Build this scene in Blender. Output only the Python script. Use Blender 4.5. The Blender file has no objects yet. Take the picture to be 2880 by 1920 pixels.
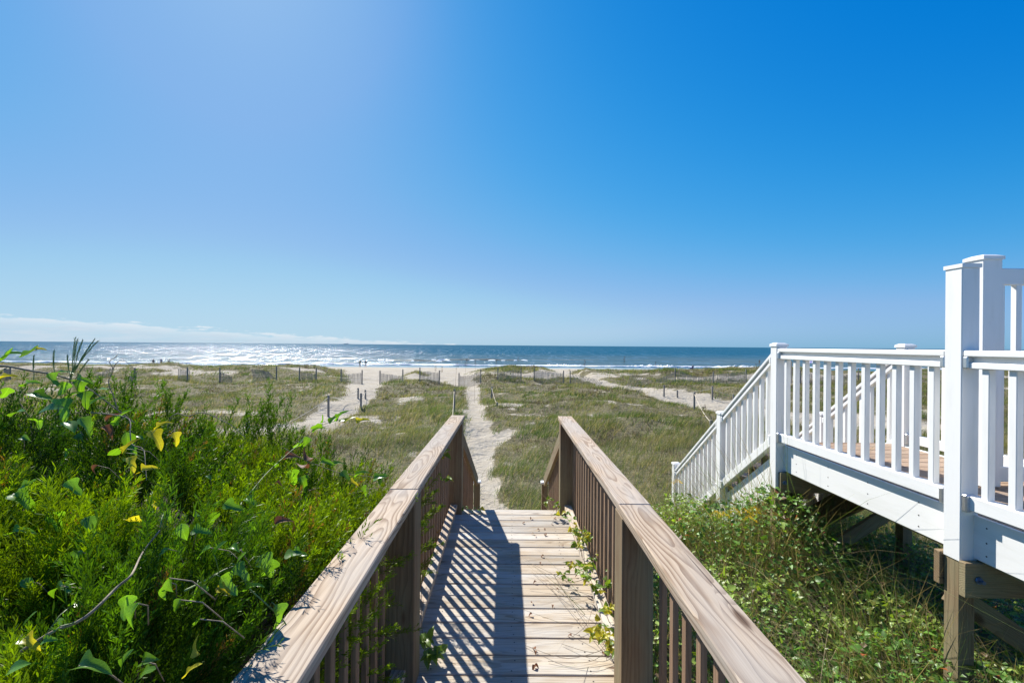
import bpy, bmesh, math, random
import numpy as np
from mathutils import Vector, Matrix, Euler

# ------------------------------------------------------------------ camera, sky, sun, exposure
scene = bpy.context.scene
COL = scene.collection
E = 6.4                      # eye height above the sea
F = 1270.0                   # focal length in photograph pixels (2880 wide)
cam_d = bpy.data.cameras.new('camera')
cam_d.sensor_width = 36.0
cam_d.lens = 36.0 * F / 2880.0
cam_d.shift_y = 0.0038
cam_d.clip_start = 0.05
cam_d.clip_end = 90000.0
cam = bpy.data.objects.new('camera', cam_d)
COL.objects.link(cam)
cam.location = (0, 0, E)
cam.rotation_euler = Euler((math.radians(90), 0, 0))
cam.rotation_euler.rotate_axis('Z', math.radians(0.47))
scene.camera = cam

SUN = Vector((-0.605, 1.0, 1.0)).normalized()
SUN_EL = math.asin(SUN.z)
SUN_AZ = math.atan2(SUN.x, SUN.y)      # negative: left of the view axis
world = bpy.data.worlds.new('World')
scene.world = world
world.use_nodes = True
wn, wl = world.node_tree.nodes, world.node_tree.links
wn.clear()
w_out = wn.new('ShaderNodeOutputWorld')
w_bg = wn.new('ShaderNodeBackground')
w_bg.inputs['Strength'].default_value = 0.10
sky = wn.new('ShaderNodeTexSky')
sky.sky_type = 'NISHITA'
sky.sun_disc = False
sky.sun_elevation = SUN_EL
sky.sun_rotation = SUN_AZ
sky.altitude = 0.0
sky.air_density = 1.0
sky.dust_density = 0.30
sky.ozone_density = 3.0
# one colour curve for the whole sky: the camera's rendering of the blue
EXPO = 0.85
DISP = 0.1 * 2 ** EXPO
pre = wn.new('ShaderNodeVectorMath')
pre.operation = 'SCALE'
pre.inputs['Scale'].default_value = 0.1275 / 1.6
wl.new(sky.outputs['Color'], pre.inputs[0])
cur = wn.new('ShaderNodeRGBCurve')
SKY_PTS = (((0.10, 0.0), (0.165, 0.004), (0.276, 0.05), (0.417, 0.156), (0.50, 0.22), (0.68, 0.32), (1.0, 0.42), (1.6, 0.48)),
           ((0.10, 0.07), (0.273, 0.208), (0.44, 0.340), (0.646, 0.451), (0.70, 0.468), (0.85, 0.52), (1.05, 0.62), (1.6, 0.70)),
           ((0.1, 0.2), (0.40, 0.60), (0.60, 0.725), (0.80, 0.80), (1.0, 0.83), (1.6, 0.88)))
for ci, pts_ in enumerate(SKY_PTS):
    cv = cur.mapping.curves[ci]
    cv.points[0].location = (0.0, 0.0)
    cv.points[1].location = (1.0, pts_[-1][1])
    for (px_in, px_out) in pts_[:-1]:
        cv.points.new(px_in / 1.6, px_out)
cur.mapping.update()
wl.new(pre.outputs[0], cur.inputs['Color'])
hsv = wn.new('ShaderNodeVectorMath')
hsv.operation = 'SCALE'
hsv.inputs['Scale'].default_value = 1.0 / DISP
csep = wn.new('ShaderNodeSeparateColor')
wl.new(cur.outputs['Color'], csep.inputs[0])


def wmath0(op, a, b):
    n = wn.new('ShaderNodeMath')
    n.operation = op
    for i, v in enumerate((a, b)):
        if isinstance(v, (int, float)):
            n.inputs[i].default_value = v
        else:
            wl.new(v, n.inputs[i])
    return n.outputs[0]


rcap = wmath0('MAXIMUM', wmath0('SUBTRACT', wmath0('MULTIPLY', csep.outputs[1], 1.18), 0.312), 0.06)
ccom = wn.new('ShaderNodeCombineColor')
wl.new(wmath0('MINIMUM', csep.outputs[0], rcap), ccom.inputs[0])
wl.new(csep.outputs[1], ccom.inputs[1])
wl.new(csep.outputs[2], ccom.inputs[2])
wl.new(ccom.outputs[0], hsv.inputs[0])
# low cloud bank far out over the sea (direction based)
tc = wn.new('ShaderNodeTexCoord')
sp = wn.new('ShaderNodeSeparateXYZ')
wl.new(tc.outputs['Generated'], sp.inputs[0])


def wmath(op, a, b=None, c=None, clamp=False):
    n = wn.new('ShaderNodeMath')
    n.operation = op
    n.use_clamp = clamp
    for i, v in enumerate((a, b, c)):
        if v is None:
            continue
        if isinstance(v, (int, float)):
            n.inputs[i].default_value = v
        else:
            wl.new(v, n.inputs[i])
    return n.outputs[0]


az = wmath('ARCTAN2', sp.outputs['X'], sp.outputs['Y'])
cmb = wn.new('ShaderNodeCombineXYZ')
wl.new(wmath('MULTIPLY', az, 9.0), cmb.inputs[0])
wl.new(wmath('MULTIPLY', sp.outputs['Z'], 60.0), cmb.inputs[1])
cn = wn.new('ShaderNodeTexNoise')
cn.inputs['Scale'].default_value = 2.0
cn.inputs['Detail'].default_value = 7.0
cn.inputs['Roughness'].default_value = 0.66
wl.new(cmb.outputs[0], cn.inputs['Vector'])
# bank top: falls from 0.042 rad at the left to nothing near the middle of the view
top = wmath('MULTIPLY_ADD', az, -0.056, -0.008)
top = wmath('MINIMUM', top, 0.044)
top = wmath('ADD', top, wmath('MULTIPLY', wmath('SUBTRACT', cn.outputs['Fac'], 0.5), 0.042))
dens = wmath('DIVIDE', wmath('SUBTRACT', top, sp.outputs['Z']), 0.004, clamp=True)
cloud_puff = wmath('MULTIPLY_ADD', cn.outputs['Fac'], 2.4, -0.62, clamp=True)
dens = wmath('MULTIPLY', dens, cloud_puff, clamp=True)
cmix = wn.new('ShaderNodeMixRGB')
wl.new(dens, cmix.inputs['Fac'])
wl.new(hsv.outputs[0], cmix.inputs['Color1'])
edge = wmath('DIVIDE', wmath('SUBTRACT', top, sp.outputs['Z']), 0.016, clamp=True)
ccol = wn.new('ShaderNodeMixRGB')
wl.new(edge, ccol.inputs['Fac'])
ccol.inputs['Color1'].default_value = (0.86 / DISP, 0.91 / DISP, 0.95 / DISP, 1)
ccol.inputs['Color2'].default_value = (0.60 / DISP, 0.72 / DISP, 0.83 / DISP, 1)
wl.new(ccol.outputs[0], cmix.inputs['Color2'])
wl.new(cmix.outputs[0], w_bg.inputs['Color'])
wl.new(w_bg.outputs[0], w_out.inputs['Surface'])

sun_d = bpy.data.lights.new('sun', 'SUN')
sun_d.energy = 5.0
sun_d.angle = math.radians(0.53)
sun_d.color = (1.0, 0.955, 0.88)
sun = bpy.data.objects.new('sun', sun_d)
COL.objects.link(sun)
sun.rotation_euler = SUN.to_track_quat('Z', 'Y').to_euler()
sun.location = SUN * 50

vs = scene.view_settings
vs.view_transform = 'Standard'
vs.look = 'None'
vs.gamma = 1.0
vs.exposure = EXPO
vs.use_curve_mapping = False
scene.render.engine = 'CYCLES'
scene.cycles.use_denoising = True
scene.cycles.max_bounces = 8
scene.cycles.transparent_max_bounces = 8
scene.cycles.sample_clamp_indirect = 6.0

rng = np.random.default_rng(11)
rnd = random.Random(5)


# ------------------------------------------------------------------ small helpers
def P(px, py, depth):
    """World point at a depth (m along the view axis) for a point of the photograph."""
    r = math.radians(0.47)
    dx, dy = px - 1440.0, 960.0 - py
    cx = dx * math.cos(r) - dy * math.sin(r)
    cy = dx * math.sin(r) + dy * math.cos(r)
    cy += 0.0038 * 2880
    return Vector((cx * depth / F, depth, E + cy * depth / F))


def tag(o, label, cat=None, group=None, kind=None):
    if label:
        o['label'] = label
    if cat:
        o['category'] = cat
    if group:
        o['group'] = group
    if kind:
        o['kind'] = kind
    return o


def thing(name, label, cat, loc=(0, 0, 0), group=None):
    o = bpy.data.objects.new(name, None)
    o.empty_display_size = 0.1
    COL.objects.link(o)
    o.location = loc
    return tag(o, label, cat, group)


def link(name, me, mat=None, parent=None, mw=None):
    o = bpy.data.objects.new(name, me)
    COL.objects.link(o)
    if mat is not None and not me.materials:
        me.materials.append(mat)
    if mw is not None:
        o.matrix_world = mw
    if parent is not None:
        o.parent = parent
        if mw is not None:
            o.matrix_local = parent_inv(parent) @ mw
    return o


_pinv = {}


def parent_inv(p):
    if p.name not in _pinv:
        m = Matrix.LocRotScale(p.location, p.rotation_euler, p.scale)
        q = p.parent
        while q is not None:
            m = Matrix.LocRotScale(q.location, q.rotation_euler, q.scale) @ m
            q = q.parent
        _pinv[p.name] = m.inverted()
    return _pinv[p.name]


_box = {}


def box_mesh(L, W, H, bev, mat):
    k = (round(L, 4), round(W, 4), round(H, 4), bev, mat.name)
    if k in _box:
        return _box[k]
    bm = bmesh.new()
    bmesh.ops.create_cube(bm, size=1.0)
    bmesh.ops.scale(bm, vec=(L, W, H), verts=bm.verts)
    if bev > 0:
        bmesh.ops.bevel(bm, geom=list(bm.edges), offset=bev, segments=1, affect='EDGES')
    me = bpy.data.meshes.new('board')
    bm.to_mesh(me)
    bm.free()
    me.materials.append(mat)
    _box[k] = me
    return me


def beam(name, p0, p1, w, h, mat, parent=None, bev=0.003, up=(0, 0, 1)):
    """A board from p0 to p1; w across, h along 'up'.  Grain runs along local X."""
    p0, p1 = Vector(p0), Vector(p1)
    d = p1 - p0
    L = d.length
    x = d.normalized()
    u = Vector(up)
    if abs(x.dot(u)) > 0.95:
        u = Vector((0, 1, 0))
    y = u.cross(x).normalized()
    z = x.cross(y)
    m = Matrix((x, y, z)).transposed().to_4x4()
    m.translation = (p0 + p1) / 2
    return link(name, box_mesh(L, w, h, bev, mat), None, parent, m)


def mesh_np(name, verts, faces, mat, cols=None, smooth=False, sizes=None):
    """Fast mesh from arrays. faces: (n,3)/(n,4) array, or a list of such arrays."""
    if not isinstance(faces, (list, tuple)):
        faces = [faces]
    faces = [f for f in faces if len(f)]
    me = bpy.data.meshes.new(name)
    me.vertices.add(len(verts))
    me.vertices.foreach_set('co', np.ascontiguousarray(verts, dtype=np.float32).ravel())
    li = np.concatenate([f.ravel() for f in faces]).astype(np.int32)
    cnt = np.concatenate([np.full(len(f), f.shape[1], np.int32) for f in faces])
    st = np.zeros(len(cnt), np.int32)
    st[1:] = np.cumsum(cnt)[:-1]
    me.loops.add(len(li))
    me.loops.foreach_set('vertex_index', li)
    me.polygons.add(len(cnt))
    me.polygons.foreach_set('loop_start', st)
    me.polygons.foreach_set('loop_total', cnt)
    if smooth:
        me.polygons.foreach_set('use_smooth', np.ones(len(cnt), bool))
    if cols is not None:
        a = me.color_attributes.new('Col', 'FLOAT_COLOR', 'POINT')
        c = np.ones((len(verts), 4), np.float32)
        c[:, :3] = cols
        a.data.foreach_set('color', c.ravel())
    me.update(calc_edges=True)
    me.materials.append(mat)
    return me


def hash2(ix, iy, s):
    h = (ix.astype(np.int64) * 374761393 + iy.astype(np.int64) * 668265263 + s * 974634777) & 0x7fffffff
    h = ((h ^ (h >> 13)) * 1274126177) & 0x7fffffff
    return ((h ^ (h >> 16)) & 0xffff) / 65535.0


def vnoise(x, y, s=0):
    x = np.asarray(x, float)
    y = np.asarray(y, float)
    ix, iy = np.floor(x), np.floor(y)
    fx, fy = x - ix, y - iy
    fx = fx * fx * (3 - 2 * fx)
    fy = fy * fy * (3 - 2 * fy)
    a = hash2(ix, iy, s)
    b = hash2(ix + 1, iy, s)
    c = hash2(ix, iy + 1, s)
    d = hash2(ix + 1, iy + 1, s)
    return (a + (b - a) * fx) * (1 - fy) + (c + (d - c) * fx) * fy


def fbm(x, y, s=0, o=4):
    v, a, t = 0.0, 0.5, 0.0
    for i in range(o):
        v = v + a * vnoise(np.asarray(x) * 2 ** i, np.asarray(y) * 2 ** i, s + i)
        t += a
        a *= 0.5
    return v / t


def sstep(a, b, x):
    t = np.clip((np.asarray(x, float) - a) / (b - a), 0, 1)
    return t * t * (3 - 2 * t)


# ------------------------------------------------------------------ materials
def new_mat(name):
    m = bpy.data.materials.new(name)
    m.use_nodes = True
    nt = m.node_tree
    return m, nt, nt.nodes, nt.links, nt.nodes['Principled BSDF']


class NG:
    """tiny node-graph helper"""

    def __init__(self, nt):
        self.n, self.l = nt.nodes, nt.links

    def put(self, v, sock):
        if isinstance(v, (int, float)):
            sock.default_value = v
        elif isinstance(v, (tuple, list)):
            sock.default_value = tuple(v) + ((1,) if len(v) == 3 and len(sock.default_value) == 4 else ())
        else:
            self.l.new(v, sock)

    def math(self, op, a, b=None, c=None, clamp=False):
        n = self.n.new('ShaderNodeMath')
        n.operation = op
        n.use_clamp = clamp
        for i, v in enumerate((a, b, c)):
            if v is not None:
                self.put(v, n.inputs[i])
        return n.outputs[0]

    def vmath(self, op, a, b=None):
        n = self.n.new('ShaderNodeVectorMath')
        n.operation = op
        self.put(a, n.inputs[0])
        if b is not None:
            self.put(b, n.inputs[1])
        return n.outputs[0]

    def noise(self, vec, scale, detail=3.0, rough=0.5, dist=0.0):
        n = self.n.new('ShaderNodeTexNoise')
        self.put(vec, n.inputs['Vector'])
        n.inputs['Scale'].default_value = scale
        n.inputs['Detail'].default_value = detail
        n.inputs['Roughness'].default_value = rough
        n.inputs['Distortion'].default_value = dist
        return n.outputs['Fac']

    def mix(self, f, a, b, mode='MIX'):
        n = self.n.new('ShaderNodeMixRGB')
        n.blend_type = mode
        self.put(f, n.inputs['Fac'])
        self.put(a, n.inputs['Color1'])
        self.put(b, n.inputs['Color2'])
        return n.outputs[0]

    def ramp(self, f, stops):
        n = self.n.new('ShaderNodeValToRGB')
        e = n.color_ramp.elements
        while len(e) < len(stops):
            e.new(0.5)
        for el, (p, c) in zip(e, stops):
            el.position = p
            el.color = tuple(c) + (1,) if len(c) == 3 else c
        self.put(f, n.inputs['Fac'])
        return n.outputs['Color']

    def mapr(self, f, a, b, c=0.0, d=1.0):
        n = self.n.new('ShaderNodeMapRange')
        n.interpolation_type = 'SMOOTHSTEP'
        self.put(f, n.inputs['Value'])
        n.inputs['From Min'].default_value = a
        n.inputs['From Max'].default_value = b
        n.inputs['To Min'].default_value = c
        n.inputs['To Max'].default_value = d
        return n.outputs[0]

    def bump(self, h, strength, dist):
        n = self.n.new('ShaderNodeBump')
        n.inputs['Strength'].default_value = strength
        n.inputs['Distance'].default_value = dist
        self.put(h, n.inputs['Height'])
        return n.outputs[0]

    def sep(self, v):
        n = self.n.new('ShaderNodeSeparateXYZ')
        self.put(v, n.inputs[0])
        return n.outputs

    def comb(self, x, y, z):
        n = self.n.new('ShaderNodeCombineXYZ')
        for i, v in enumerate((x, y, z)):
            self.put(v, n.inputs[i])
        return n.outputs[0]

    def obj(self):
        return self.n.new('ShaderNodeTexCoord').outputs['Object']

    def rand(self):
        return self.n.new('ShaderNodeObjectInfo').outputs['Random']

    def attr(self, name='Col'):
        n = self.n.new('ShaderNodeAttribute')
        n.attribute_name = name
        return n.outputs['Color']


def wood(name, light, dark, grey, grey_amt=0.4, ring=75.0, contrast=0.65, rough=0.78, knots=True, blotch=0.25, green=0.0, var=0.24):
    """Weathered softwood: cathedral growth rings along local X, fibres, knots, grey silvering."""
    m, nt, n, l, b = new_mat(name)
    g = NG(nt)
    r = g.rand()
    co = g.obj()
    off = g.comb(g.math('MULTIPLY', r, 37.0), g.math('MULTIPLY', r, 91.0), g.math('MULTIPLY', r, 53.0))
    p = g.vmath('ADD', co, off)
    s = g.sep(co)
    warp = g.noise(g.vmath('MULTIPLY', p, (0.9, 5.0, 5.0)), 1.0, 2.0, 0.5)
    warp2 = g.noise(g.vmath('MULTIPLY', p, (3.5, 16.0, 16.0)), 1.0, 2.0, 0.5)
    oy = g.math('MULTIPLY_ADD', r, 0.06, -0.03)
    yy = g.math('ADD', s['Y'], oy)
    zz = g.math('ADD', s['Z'], g.math('MULTIPLY_ADD', warp, 0.16, -0.02))
    rad = g.math('SQRT', g.math('ADD', g.math('MULTIPLY', yy, yy), g.math('MULTIPLY', zz, zz)))
    rad = g.math('ADD', rad, g.math('MULTIPLY', warp2, 0.012))
    knot = None
    if knots:
        vo = n.new('ShaderNodeTexVoronoi')
        vo.inputs['Scale'].default_value = 1.0
        g.put(g.vmath('MULTIPLY', p, (2.6, 11.0, 5.0)), vo.inputs['Vector'])
        kd = vo.outputs['Distance']
        sel = g.mapr(g.sep(vo.outputs['Color'])['X'], 0.52, 0.56)
        knot = g.math('MULTIPLY', g.mapr(kd, 0.17, 0.06), sel)
        rad = g.math('ADD', rad, g.math('MULTIPLY', g.math('MULTIPLY', g.mapr(kd, 0.55, 0.0), sel), 0.02))
    saw = g.math('FRACT', g.math('MULTIPLY', rad, ring))
    late = g.math('MULTIPLY', g.mapr(saw, 0.35, 0.92), g.mapr(saw, 1.0, 0.95))
    fib = g.noise(g.vmath('MULTIPLY', p, (6.0, 420.0, 420.0)), 1.0, 2.0, 0.6)
    fib2 = g.noise(g.vmath('MULTIPLY', p, (2.0, 90.0, 90.0)), 1.0, 3.0, 0.6)
    bl = g.noise(g.vmath('MULTIPLY', p, (1.6, 6.0, 6.0)), 1.0, 4.0, 0.6)
    c = g.mix(g.math('MULTIPLY', late, contrast), light, dark)
    c = g.mix(g.mapr(fib2, 0.35, 0.75, 0.0, 0.35), c, dark)
    gm = g.math('MULTIPLY', g.mapr(bl, 0.35, 0.65), grey_amt)
    c = g.mix(gm, c, grey)
    c = g.mix(g.mapr(fib, 0.3, 0.7, 0.0, blotch), c, (dark[0] * .6, dark[1] * .6, dark[2] * .6))
    stn = g.noise(g.vmath('MULTIPLY', p, (2.2, 9.0, 9.0)), 1.0, 5.0, 0.7)
    c = g.mix(g.mapr(stn, 0.56, 0.72, 0.0, 0.45), c, (dark[0] * .8, dark[1] * .8, dark[2] * .85))
    if green > 0:
        c = g.mix(g.math('MULTIPLY', g.mapr(bl, 0.3, 0.7), green), c, (0.26, 0.27, 0.13))
    if knot is not None:
        c = g.mix(g.math('MULTIPLY', knot, 0.85), c, (0.075, 0.035, 0.016))
    v = g.math('MULTIPLY_ADD', g.math('FRACT', g.math('MULTIPLY', r, 7.31)), var, 1.0 - var / 2)
    c = g.mix(1.0, c, g.comb(v, v, v), 'MULTIPLY')
    l.new(c, b.inputs['Base Color'])
    b.inputs['Roughness'].default_value = rough
    b.inputs['Specular IOR Level'].default_value = 0.25
    h = g.math('ADD', g.math('MULTIPLY', late, -0.7), g.math('MULTIPLY', fib2, -0.6))
    # checks: long thin drying cracks
    ck = g.noise(g.vmath('MULTIPLY', p, (0.9, 55.0, 55.0)), 1.0, 1.0, 0.4)
    crack = g.mapr(ck, 0.74, 0.79)
    c2 = g.mix(g.math('MULTIPLY', crack, 0.75), c, (0.05, 0.03, 0.02))
    l.new(c2, b.inputs['Base Color'])
    h = g.math('SUBTRACT', h, g.math('MULTIPLY', crack, 1.5))
    l.new(g.bump(h, 0.55, 0.0016), b.inputs['Normal'])
    return m


M_RAIL = wood('handrail_wood', (0.51, 0.40, 0.285), (0.195, 0.12, 0.068), (0.385, 0.355, 0.315), 0.65, 105.0, 0.82, blotch=0.18)
M_DECK = wood('deck_wood', (0.52, 0.435, 0.32), (0.27, 0.195, 0.125), (0.51, 0.49, 0.445), 0.85, 95.0, 0.75, blotch=0.30, var=0.42)
M_POST = wood('shaded_post_wood', (0.25, 0.17, 0.10), (0.125, 0.075, 0.042), (0.26, 0.23, 0.165), 0.35, 60.0, 0.6, green=0.25)  # darker copy of the rail lumber, its shade put into the colour
M_BALU = wood('shaded_baluster_wood', (0.31, 0.20, 0.125), (0.17, 0.10, 0.055), (0.28, 0.23, 0.175), 0.25, 70.0, 0.5)  # same lumber again, darkened in colour for its unlit faces
M_FRAME = wood('treated_frame_wood', (0.29, 0.20, 0.115), (0.15, 0.09, 0.045), (0.26, 0.23, 0.165), 0.35, 70.0, 0.55, green=0.3)
M_FLOOR = wood('white_deck_floor_wood', (0.40, 0.28, 0.19), (0.22, 0.14, 0.09), (0.36, 0.31, 0.26), 0.4, 85.0, 0.5)
M_SLAT = wood('slat_wood', (0.33, 0.30, 0.26), (0.20, 0.175, 0.15), (0.38, 0.36, 0.33), 0.5, 60.0, 0.4, knots=False)
M_FENCE = wood('fence_wood', (0.30, 0.27, 0.23), (0.17, 0.145, 0.12), (0.36, 0.34, 0.31), 0.5, 60.0, 0.4, knots=False)


def vinyl():
    m, nt, n, l, b = new_mat('white_vinyl')
    g = NG(nt)
    co = g.obj()
    st = g.noise(g.vmath('MULTIPLY', co, (1.0, 7.0, 7.0)), 2.0, 5.0, 0.62)
    sp_ = g.noise(co, 55.0, 3.0, 0.6)
    c = g.mix(g.mapr(st, 0.48, 0.74, 0.0, 0.55), (0.77, 0.765, 0.74), (0.66, 0.655, 0.61))
    c = g.mix(g.mapr(sp_, 0.70, 0.80, 0.0, 0.30), c, (0.55, 0.55, 0.48))
    l.new(c, b.inputs['Base Color'])
    l.new(g.mapr(st, 0.3, 0.7, 0.34, 0.5), b.inputs['Roughness'])
    b.inputs['Specular IOR Level'].default_value = 0.4
    l.new(g.bump(st, 0.05, 0.002), b.inputs['Normal'])
    return m


M_WHITE = vinyl()


def simple(name, col, rough=0.6, metal=0.0, noise_amt=0.25, scale=40.0):
    m, nt, n, l, b = new_mat(name)
    g = NG(nt)
    k = g.noise(g.obj(), scale, 3.0, 0.6)
    c = g.mix(g.mapr(k, 0.3, 0.7), tuple(v * (1 - noise_amt) for v in col), tuple(min(1, v * (1 + noise_amt)) for v in col))
    l.new(c, b.inputs['Base Color'])
    b.inputs['Roughness'].default_value = rough
    b.inputs['Metallic'].default_value = metal
    return m


M_STEEL = simple('bracket_steel', (0.62, 0.64, 0.66), 0.32, 0.85, 0.08)
M_BOLT = simple('galvanised_bolt', (0.16, 0.22, 0.33), 0.4, 0.7, 0.2)
M_SCREW = simple('screw_head', (0.06, 0.05, 0.045), 0.5, 0.5)
M_ROPE = simple('rope_fibre', (0.55, 0.48, 0.36), 0.9, 0.0, 0.2, 200.0)
M_STEM = simple('vine_stem_bark', (0.23, 0.18, 0.12), 0.8, 0.0, 0.35, 60.0)
M_GSTEM = simple('green_stem', (0.16, 0.22, 0.06), 0.6, 0.0, 0.3, 60.0)
M_TWIG = simple('bare_twig_bark', (0.26, 0.20, 0.14), 0.85, 0.0, 0.35, 60.0)
M_WIRE = simple('dark_wire', (0.05, 0.05, 0.055), 0.5, 0.6)


def foliage(name, trans=0.4, rough=0.5, spec=0.3, tint=(1.25, 1.35, 0.5), obj_col=None, var=0.3):
    """Leaf material; colour from the 'Col' attribute, or one colour varied for each object."""
    m, nt, n, l, b = new_mat(name)
    g = NG(nt)
    if obj_col is None:
        c = g.attr()
    else:
        r = g.rand()
        k = g.noise(g.obj(), 30.0, 3.0, 0.6)
        c = g.mix(g.mapr(k, 0.3, 0.7), tuple(v * 0.75 for v in obj_col), tuple(v * 1.25 for v in obj_col))
        so = g.sep(g.obj())
        ay = g.math('ABSOLUTE', so['Y'])
        rib = g.mapr(ay, 0.022, 0.004)
        lat = g.mapr(g.math('FRACT', g.math('MULTIPLY', g.math('SUBTRACT', so['X'], g.math('MULTIPLY', ay, 0.9)), 6.5)), 0.12, 0.02)
        c = g.mix(g.math('MAXIMUM', g.math('MULTIPLY', rib, 0.6), g.math('MULTIPLY', lat, 0.28)), c, tuple(min(1.0, v * 1.7 + 0.03) for v in obj_col))
        spot = g.noise(g.vmath('ADD', g.obj(), g.comb(g.math('MULTIPLY', r, 50.0), 0.0, 0.0)), 9.0, 3.0, 0.6)
        c = g.mix(g.mapr(spot, 0.66, 0.72, 0.0, 0.7), c, (0.16, 0.11, 0.03))
        v = g.math('MULTIPLY_ADD', r, var, 1 - var / 2)
        c = g.mix(1.0, c, g.comb(v, v, v), 'MULTIPLY')
    l.new(c, b.inputs['Base Color'])
    b.inputs['Roughness'].default_value = rough
    b.inputs['Specular IOR Level'].default_value = spec
    if trans > 0:
        t = n.new('ShaderNodeBsdfTranslucent')
        l.new(g.mix(1.0, c, tint, 'MULTIPLY'), t.inputs['Color'])
        mx = n.new('ShaderNodeMixShader')
        mx.inputs[0].default_value = trans
        l.new(b.outputs[0], mx.inputs[1])
        l.new(t.outputs[0], mx.inputs[2])
        l.new(mx.outputs[0], n['Material Output'].inputs['Surface'])
    return m


M_JUN = foliage('juniper_foliage', 0.30, 0.5, 0.18, (1.5, 1.45, 0.25))
M_GRASS = foliage('dune_grass_blades', 0.30, 0.6, 0.2, (1.2, 1.2, 0.7))
M_COVER = foliage('ground_cover_leaves', 0.35, 0.42, 0.4, (1.4, 1.5, 0.4))
M_LEAF = foliage('greenbrier_leaf', 0.42, 0.27, 0.5, (1.9, 1.8, 0.3), (0.115, 0.25, 0.03), 0.55)
M_LEAFY = foliage('yellow_greenbrier_leaf', 0.5, 0.35, 0.4, (1.5, 1.35, 0.4), (0.40, 0.38, 0.03), 0.4)
M_LEAFB = foliage('brown_dead_leaf', 0.25, 0.6, 0.2, (1.3, 1.0, 0.7), (0.20, 0.095, 0.05), 0.4)
M_CREEP = foliage('creeper_leaf', 0.42, 0.4, 0.35, (1.6, 1.6, 0.4), (0.14, 0.22, 0.04), 0.5)
M_CREEPY = foliage('yellow_creeper_leaf', 0.45, 0.4, 0.35, (1.4, 1.3, 0.4), (0.42, 0.40, 0.05), 0.4)
M_OAT = foliage('seed_head', 0.2, 0.8, 0.1, (1, 1, 1), (0.13, 0.085, 0.05), 0.3)
M_GOLD = foliage('goldenrod_bloom', 0.3, 0.7, 0.1, (1.2, 1.1, 0.4), (0.80, 0.56, 0.02), 0.3)
M_CORE = simple('juniper_twig_shade', (0.055, 0.045, 0.025), 0.95, 0.0, 0.5, 60.0)  # twig brown kept dark to carry the shade between the sprays


def sand_mat():
    m, nt, n, l, b = new_mat('sand_ground')
    g = NG(nt)
    geo = n.new('ShaderNodeNewGeometry').outputs['Position']
    veg = g.sep(g.attr())
    k1 = g.noise(geo, 0.9, 5.0, 0.6)
    k2 = g.noise(geo, 9.0, 4.0, 0.65)
    k3 = g.noise(geo, 160.0, 2.0, 0.6)
    sand = g.mix(g.mapr(k1, 0.3, 0.7), (0.385, 0.335, 0.255), (0.46, 0.415, 0.335))
    sand = g.mix(g.mapr(k2, 0.35, 0.7, 0.0, 0.3), sand, (0.29, 0.24, 0.175))
    sand = g.mix(g.mapr(k3, 0.4, 0.7, 0.0, 0.18), sand, (0.22, 0.185, 0.14))
    thatch = g.mix(g.mapr(k2, 0.3, 0.7), (0.115, 0.108, 0.052), (0.25, 0.220, 0.125))
    thatch = g.mix(g.mapr(k3, 0.35, 0.65, 0.0, 0.6), thatch, (0.085, 0.065, 0.04))
    # r: vegetation cover, g: wet sand
    vm = g.math('ADD', veg['X'], g.math('MULTIPLY', g.math('SUBTRACT', k2, 0.5), 0.9))
    c = g.mix(g.mapr(vm, 0.30, 0.62), sand, thatch)
    c = g.mix(g.math('MULTIPLY', veg['Y'], 0.75), c, (0.22, 0.185, 0.145))
    l.new(c, b.inputs['Base Color'])
    l.new(g.math('MULTIPLY_ADD', veg['Y'], -0.45, 0.95), b.inputs['Roughness'])
    b.inputs['Specular IOR Level'].default_value = 0.15
    # footprints and wind ripples
    vo = n.new('ShaderNodeTexVoronoi')
    vo.inputs['Scale'].default_value = 5.5
    vo.feature = 'SMOOTH_F1'
    wob = g.vmath('ADD', geo, g.comb(g.math('MULTIPLY', k2, 0.12), g.math('MULTIPLY', k1, 0.3), 0.0))
    g.put(g.vmath('MULTIPLY', wob, (1.0, 0.75, 0.4)), vo.inputs['Vector'])
    h = g.math('ADD', g.math('MULTIPLY', vo.outputs['Distance'], 1.0), g.math('MULTIPLY', k2, 0.9))
    h = g.math('ADD', h, g.math('MULTIPLY', k3, 0.10))
    l.new(g.bump(h, 1.0, 0.09), b.inputs['Normal'])
    return m


M_SAND = sand_mat()


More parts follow.
